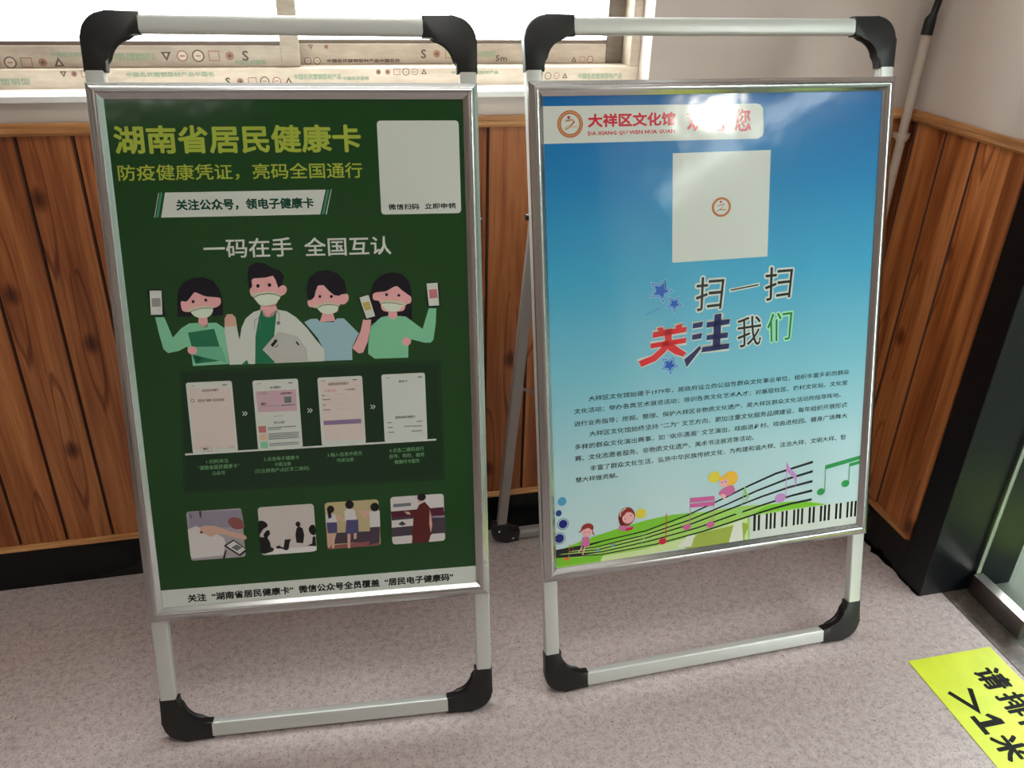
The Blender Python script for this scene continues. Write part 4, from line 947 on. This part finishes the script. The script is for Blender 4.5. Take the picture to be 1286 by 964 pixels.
def poster_stand(loc, yaw, lean, hw, fw, vb, vt, H, label, poster_mat, art, which, rear_f):
    root = empty('poster_stand', loc, yaw, label, 'sign stand')
    front = []
    def child(o):
        o.rotation_euler = (PI / 2 - lean, 0, 0); o.location = (0, 0, 0.003); return o
    tw = 0.0148; tc = hw - 0.0018 - tw
    for s in (-1, 1): child(bar('side_tube', root, s * tc - tw, s * tc + tw, 0.085, H - 0.085, -0.020, 0, M['tube'], 0.003))
    child(bar('top_tube', root, -hw + 0.085, hw - 0.085, H - 0.034, H - 0.004, -0.020, 0, M['tube']))
    child(bar('bottom_tube', root, -hw + 0.085, hw - 0.085, 0.004, 0.034, -0.020, 0, M['tube'], 0.003))
    for su, u in ((1, -hw), (-1, hw)):
        P = elbow('elbow_fitting', root, u, H, su, 1, -0.0103, 0.0225); child(P)
        P = elbow('elbow_fitting', root, u, 0.0, su, -1, -0.0103, 0.0225); child(P)
    w = fw / 2
    child(one_box('backing_board', (-w + 0.004, w - 0.004, vb + 0.004, vt - 0.004, 0.0004, 0.0040), M['board'], root))
    for c0, c1, inw in (((-w, vt), (w, vt), (0, -1)), ((w, vb), (-w, vb), (0, 1)), ((-w, vb), (-w, vt), (1, 0)), ((w, vt), (w, vb), (-1, 0))):
        child(rail(root, c0, c1, inw, M['alu_u'] if inw[0] == 0 else M['alu']))
    poster = child(one_box('poster', (-w + 0.012, w - 0.012, vb + 0.012, vt - 0.012, 0.0040, 0.0043), poster_mat, root))
    lay_print(art, which, poster)
    # rear support: two legs from the hinges down to a U foot
    vh = 0.985; hy = vh * math.sin(lean) + 0.034; hz = vh * math.cos(lean) + 0.003 - 0.009
    fy = rear_f; L = math.hypot(fy - hy, hz); th = math.atan2(hz, -(fy - hy))
    def rchild(o): o.rotation_euler = (th, 0, 0); o.location = (0, fy, 0.004); return o
    for s in (-1, 1):
        rchild(bar('rear_leg', root, s * (hw - 0.022) - 0.012, s * (hw - 0.022) + 0.012, 0.06, L - 0.006, -0.009, 0.009, M['tube_back'], 0.003))
        e = elbow('rear_elbow', root, s * (hw + 0.002), -0.001, -s, -1, 0, 0.024, small=0.8); rchild(e)
        r = bmesh.new(); bmesh.ops.create_uvsphere(r, u_segments=10, v_segments=6, radius=0.0035)
        rr = obj('rivet', r, M['rivet'], e, True); rr.location = (s * (hw - 0.015), 0.052, 0.0125)
        r = rr.copy(); COL.objects.link(r); r.parent = e; r.location = (s * (hw - 0.055), 0.017, 0.0125)
        hg = bmesh.new(); tube(hg, [(s * (hw - 0.036), hy - 0.014, hz), (s * (hw + 0.003), hy - 0.014, hz)], 0.006, 10)
        obj('hinge_bolt', hg, M['plastic'], root, True)
        st = bmesh.new(); ly = hy + (fy - hy) * 0.45; lz = hz * 0.55
        fv = 0.640; tube(st, [(s * (hw - 0.036), ly, lz), (s * (hw - 0.010), fv * math.sin(lean) + 0.024, fv * math.cos(lean))], 0.0035, 8)
        obj('folding_stay', st, M['rivet'], root, True)
    rchild(bar('rear_tube', root, -hw + 0.07, hw - 0.07, 0.002, 0.030, -0.009, 0.009, M['tube_back']))
    return root
M['alu_u'] = m_alu('brushed_aluminium_across', (0.50, 0.49, 0.49, 1), 0.2, (0.03, 1, 1))
green = m_poster_green(); sky = m_poster_sky()
stand_a = poster_stand((-0.052, 1.193, 0), -0.0768, 0.2796, 0.3222, 0.640, 0.2605, 1.2166, 1.3282,
    'silver A-frame stand holding the dark green health card poster', green, PRINT_HEALTH, 'h', 0.50)
stand_b = poster_stand((0.759, 1.187, 0), 0.0196, 0.2654, 0.3735, 0.742, 0.2600, 1.2160, 1.3271,
    'wider silver A-frame stand holding the blue sky poster with music notes', sky, PRINT_CULTURE, 'c', 0.515)

# marks printed on the window's protective film
def film_marks():
    red = mat('film_print_red', srgb(168, 122, 108), 0.5); blk = mat('film_print_black', srgb(104, 86, 76), 0.5); grn = mat('film_print_green', srgb(158, 172, 146), 0.5)
    def glyphs(k, x, z, s, order, y):
        for i, c in enumerate(order):
            cx = x + i * s * 1.55
            if c == 'o': k.ell((cx, z), s * .55, s * .55, y, red); k.ell((cx, z), s * .42, s * .42, y + .0001, M['film']); k.line([(cx - s * .25, z), (cx + s * .25, z)], s * .14, y + .0002, red)
            if c == 'O': k.ell((cx, z), s * .6, s * .6, y, blk); k.ell((cx, z), s * .47, s * .47, y + .0001, M['film']); k.line([(cx - s * .25, z), (cx + s * .25, z)], s * .12, y + .0002, red)
            if c == '^': k.poly([(cx - s * .5, z - s * .4), (cx + s * .5, z - s * .4), (cx, z + s * .5)], y, blk); k.poly([(cx - s * .2, z - s * .25), (cx + s * .2, z - s * .25), (cx, z + s * .15)], y + .0001, M['film'])
            if c == 'v': k.poly([(cx - s * .5, z + s * .4), (cx, z - s * .5), (cx + s * .5, z + s * .4)], y, blk); k.poly([(cx - s * .2, z + s * .25), (cx, z - s * .15), (cx + s * .2, z + s * .25)], y + .0001, M['film'])
            if c == '#': k.line([(cx - s * .5, z - s * .45), (cx + s * .5, z - s * .45), (cx + s * .5, z + s * .45), (cx - s * .5, z + s * .45), (cx - s * .5, z - s * .45)], s * .1, y, red)
            if c == '*': k.ell((cx, z), s * .42, s * .42, y, red); k.ell((cx, z), s * .16, s * .16, y + .0001, blk)
            if c == 'S': k.text('S', [(cx - s * .32, z + s * .5), (cx + s * .32, z + s * .5), (cx + s * .32, z - s * .5), (cx - s * .32, z - s * .5)], y, blk, 0.001)
    def word(k, x0, x1, z, h, t, m, y): k.text(t, [(x0, z + h / 2), (x1, z + h / 2), (x1, z - h / 2), (x0, z - h / 2)], y, m, 0.0006, 1)
    T = '中国名优塑钢型材产品'
    k = Ink(); w = WIN_B
    word(k, -0.35, -0.275, w + .056, .014, T, grn, 0); glyphs(k, -0.255, w + .057, .019, 'voO#*S', 0)
    glyphs(k, -0.56, w + .046, .018, 'OO#*^', 0); word(k, -0.46, -0.40, w + .060, .008, T[:6], grn, 0)
    word(k, -0.13, -0.07, w + .045, .009, T[:6], grn, 0)
    o = k.build('film_print', sash_l); o.rotation_euler = (PI / 2, 0, 0); o.location = (0, ys - 0.0004, 0)
    k = Ink(); word(k, 0.05, 0.20, w + .043, .007, T + T[:4], blk, 0); glyphs(k, 0.25, w + .056, .018, 'S*#^', 0); word(k, 0.345, 0.405, w + .056, .012, T[:7], grn, 0)
    glyphs(k, 0.012, w + .043, .012, 'OO', 0); glyphs(k, 0.02, w + .070, .010, 'v-*', 0); glyphs(k, 0.58, w + .044, .012, '^#O', 0); word(k, 0.47, 0.52, w + .055, .010, T[:5], grn, 0)
    word(k, 0.405, 0.43, w + .047, .012, '5m', blk, 0)
    o = k.build('film_print', sash_r); o.rotation_euler = (PI / 2, 0, 0); o.location = (0, ys + 0.032 - 0.0004, 0)
    k = Ink(); word(k, -0.62, -0.50, w + .015, .012, T[:7], grn, 0); glyphs(k, -0.44, w + .028, .012, 'v*#O', 0); word(k, -0.33, -0.17, w + .026, .009, T + T[:3], grn, 0)
    glyphs(k, -0.145, w + .012, .015, 'S*#Oo^', 0); word(k, -0.018, 0.075, w + .020, .011, T, grn, 0); word(k, 0.078, 0.13, w + .016, .007, T[:6], grn, 0)
    glyphs(k, 0.15, w + .028, .012, '**#Oo^', 0); word(k, 0.30, 0.40, w + .026, .007, T, grn, 0); glyphs(k, 0.49, w + .018, .012, '#Oo^', 0); word(k, 0.575, 0.675, w + .017, .012, T, grn, 0)
    o = k.build('film_print', window); o.rotation_euler = (PI / 2, 0, 0); o.location = (0, yo - 0.0004, 0)
film_marks()

# ------------------------------------------------------------------ pipe in the corner
pipe = empty('conduit_pipe', (1.338, 1.722, 0), 0, 'painted conduit pipe standing in the corner with a black hose on top', 'pipe')
bm = bmesh.new(); tube(bm, [(0, 0, 0.0), (0, 0, 1.245)], 0.0105, 16); obj('pipe_run', bm, M['pipe'], pipe, True)
bm = bmesh.new(); tube(bm, [(0, 0, 1.005), (0, 0, 1.022)], 0.0135, 16); box(bm, -0.006, 0.030, 0.004, 0.0245, 1.007, 1.020); obj('pipe_clip', bm, M['pipe'], pipe, False)
bm = bmesh.new(); tube(bm, [(0, 0, 1.232), (0.001, 0, 1.262), (0.006, 0, 1.275), (0.010, 0.0, 1.30), (0.008, 0, 1.36), (0.004, 0, 1.5), (0.0, 0.0, 2.80)], [0.0125, 0.012, 0.0075, 0.0075, 0.0075, 0.0075, 0.0075], 14)
obj('hose', bm, M['hose'], pipe, True)

# ------------------------------------------------------------------ floor sticker
def floor_sticker():
    x0, x1, y1, y0 = 1.201, 1.414, 1.108, 0.50
    root = empty('floor_sticker', (x0, y1, 0.0), 0, 'yellow floor sticker with black queueing words', 'sticker')
    bm = bmesh.new(); box(bm, 0, x1 - x0, y0 - y1, 0, 0.0002, 0.0012)
    m = mat('yellow_vinyl', srgb(214, 226, 44), 0.45); t = NT(m); v = t.coords(rnd=False)
    t.l(t.ramp(t.noise(v, 12, 4), [(0.3, srgb(206, 218, 40)), (0.7, srgb(220, 232, 52))]), t.b.inputs['Base Color'])
    obj('sticker_base', bm, m, root)
    blk = mat('sticker_ink', srgb(20, 17, 14), 0.7, spec=0.2); k = Ink()
    # the words run towards the door end (-y), their tops point to +x
    def q(xa, xb, ya, yb): return [(xb, ya), (xb, yb), (xa, yb), (xa, ya)]
    k.text('请', q(0.118, 0.186, -0.052, -0.112), 0, blk, 0.0035, 2)
    k.text('排', q(0.118, 0.186, -0.122, -0.182), 0, blk, 0.0035, 2)
    k.text('队', q(0.118, 0.186, -0.192, -0.252), 0, blk, 0.0035, 2)
    k.line([(0.030, -0.095), (0.058, -0.148), (0.083, -0.095)][::1], 0.011, 0, blk)
    k.poly([(0.030, -0.160), (0.042, -0.160), (0.042, -0.176), (0.072, -0.176), (0.064, -0.163), (0.074, -0.160), (0.092, -0.178), (0.092, -0.190), (0.042, -0.190), (0.042, -0.206), (0.030, -0.206)], 0, blk)
    k.text('米', q(0.028, 0.092, -0.212, -0.272), 0, blk, 0.0035, 2)
    o = k.build('lettering', root); o.location = (0, 0, 0.0014)
floor_sticker()

# ------------------------------------------------------------------ glass door and what lies beyond it, with added light blockers
door = empty('door_1', (1.505, 1.278, 0), kind='structure')
one_box('glass_leaf', (-0.006, 0.006, -0.93, 0, 0.012, 2.28), M['glass'], door)
one_box('glass_edge', (-0.006, 0.006, 0.0, 0.0015, 0.012, 2.28), M['edge'], door)
one_box('patch_fitting', (-0.0145, 0.0145, -0.166, 0.001, 0.004, 0.055), M['steel'], door, 0.0015)
one_box('patch_fitting', (-0.0145, 0.0145, -0.166, 0.001, 2.23, 2.29), M['steel'], door, 0.0015)
bm = bmesh.new(); tube(bm, [(-0.05, -0.86, 0.75), (-0.05, -0.86, 1.45)], 0.0125, 12); tube(bm, [(-0.05, -0.86, 0.82), (0.0, -0.86, 0.82)], 0.008, 8); tube(bm, [(-0.05, -0.86, 1.38), (0.0, -0.86, 1.38)], 0.008, 8)
obj('door_handle', bm, M['steel'], door, True)
door2 = empty('door_2', (1.505, -0.60, 0), kind='structure')
one_box('glass_leaf', (-0.006, 0.006, 0, 0.93, 0.012, 2.28), M['glass'], door2)
one_box('patch_fitting', (-0.0145, 0.0145, 0, 0.166, 0.004, 0.055), M['steel'], door2, 0.0015)
def m_threshold():
    m = mat('worn_threshold_strip', rough=0.45); t = NT(m); v = t.coords(rnd=False)
    t.l(t.ramp(t.noise(v, 18, 5, 0.7), [(0.35, srgb(58, 50, 46)), (0.55, srgb(96, 84, 78)), (0.75, srgb(138, 124, 116))]), t.b.inputs['Base Color'])
    return m
one_box('trim_2', (1.427, 1.487, DOOR_Y0, DOOR_Y1, 0.0, 0.0015), m_threshold(), kind='structure')
one_box('ground_outside', (XR + 0.10, 9.0, -14, 8, -0.06, -0.001), M['ground'], kind='structure')
bl = one_box('canopy_light_blocker', (XR + WALL_T + 0.02, 4.2, -8.0, 4.0, 2.95, 3.10), M['outwall']); bl['kind'] = 'structure'  # unseen roof slab, added to limit sky light through the doorway
bl = one_box('wall_light_blocker', (7.0, 7.3, -12, 6.0, 0, 4.2), M['outwall']); bl['kind'] = 'structure'  # unseen facing wall, added to keep open sky out of the poster reflections
o = one_box('floor_sticker', (1.69, 1.95, 0.9, 1.19, -0.0008, 0.0004), mat('green_vinyl', srgb(150, 178, 50), 0.5)); tag(o, 'yellow-green floor sticker outside, seen through the door glass', 'sticker')

# ------------------------------------------------------------------ lamps
def ceiling_lamp(x, y, sx, sy, strength, label, z=Z_C):
    root = empty('ceiling_lamp', (x, y, z), 0, label, 'lamp', 'ceiling lamps')
    fr = bmesh.new(); box(fr, -sx / 2 - 0.02, sx / 2 + 0.02, -sy / 2 - 0.02, sy / 2 + 0.02, -0.03, -0.0005, 0.003); obj('housing', fr, M['board'], root)
    m = bpy.data.materials.new('lamp_diffuser'); m.use_nodes = True; b = m.node_tree.nodes['Principled BSDF']
    b.inputs['Emission Color'].default_value = (1.0, 0.95, 0.88, 1); b.inputs['Emission Strength'].default_value = strength
    one_box('diffuser', (-sx / 2, sx / 2, -sy / 2, sy / 2, -0.034, -0.0295), m, root)
ceiling_lamp(0.1, 0.45, 1.2, 0.3, 14 * LAMP_POWER, 'long ceiling lamp over the middle of the room')
ceiling_lamp(-1.6, -2.2, 1.2, 0.3, 8 * LAMP_POWER, 'long ceiling lamp over the back of the room')
ceiling_lamp(3.55, -3.50, 0.27, 0.27, 190, 'bright square lamp added outside the glass door for the poster highlight', 2.95)  # unseen source, added so its reflection gives the blue poster its highlight
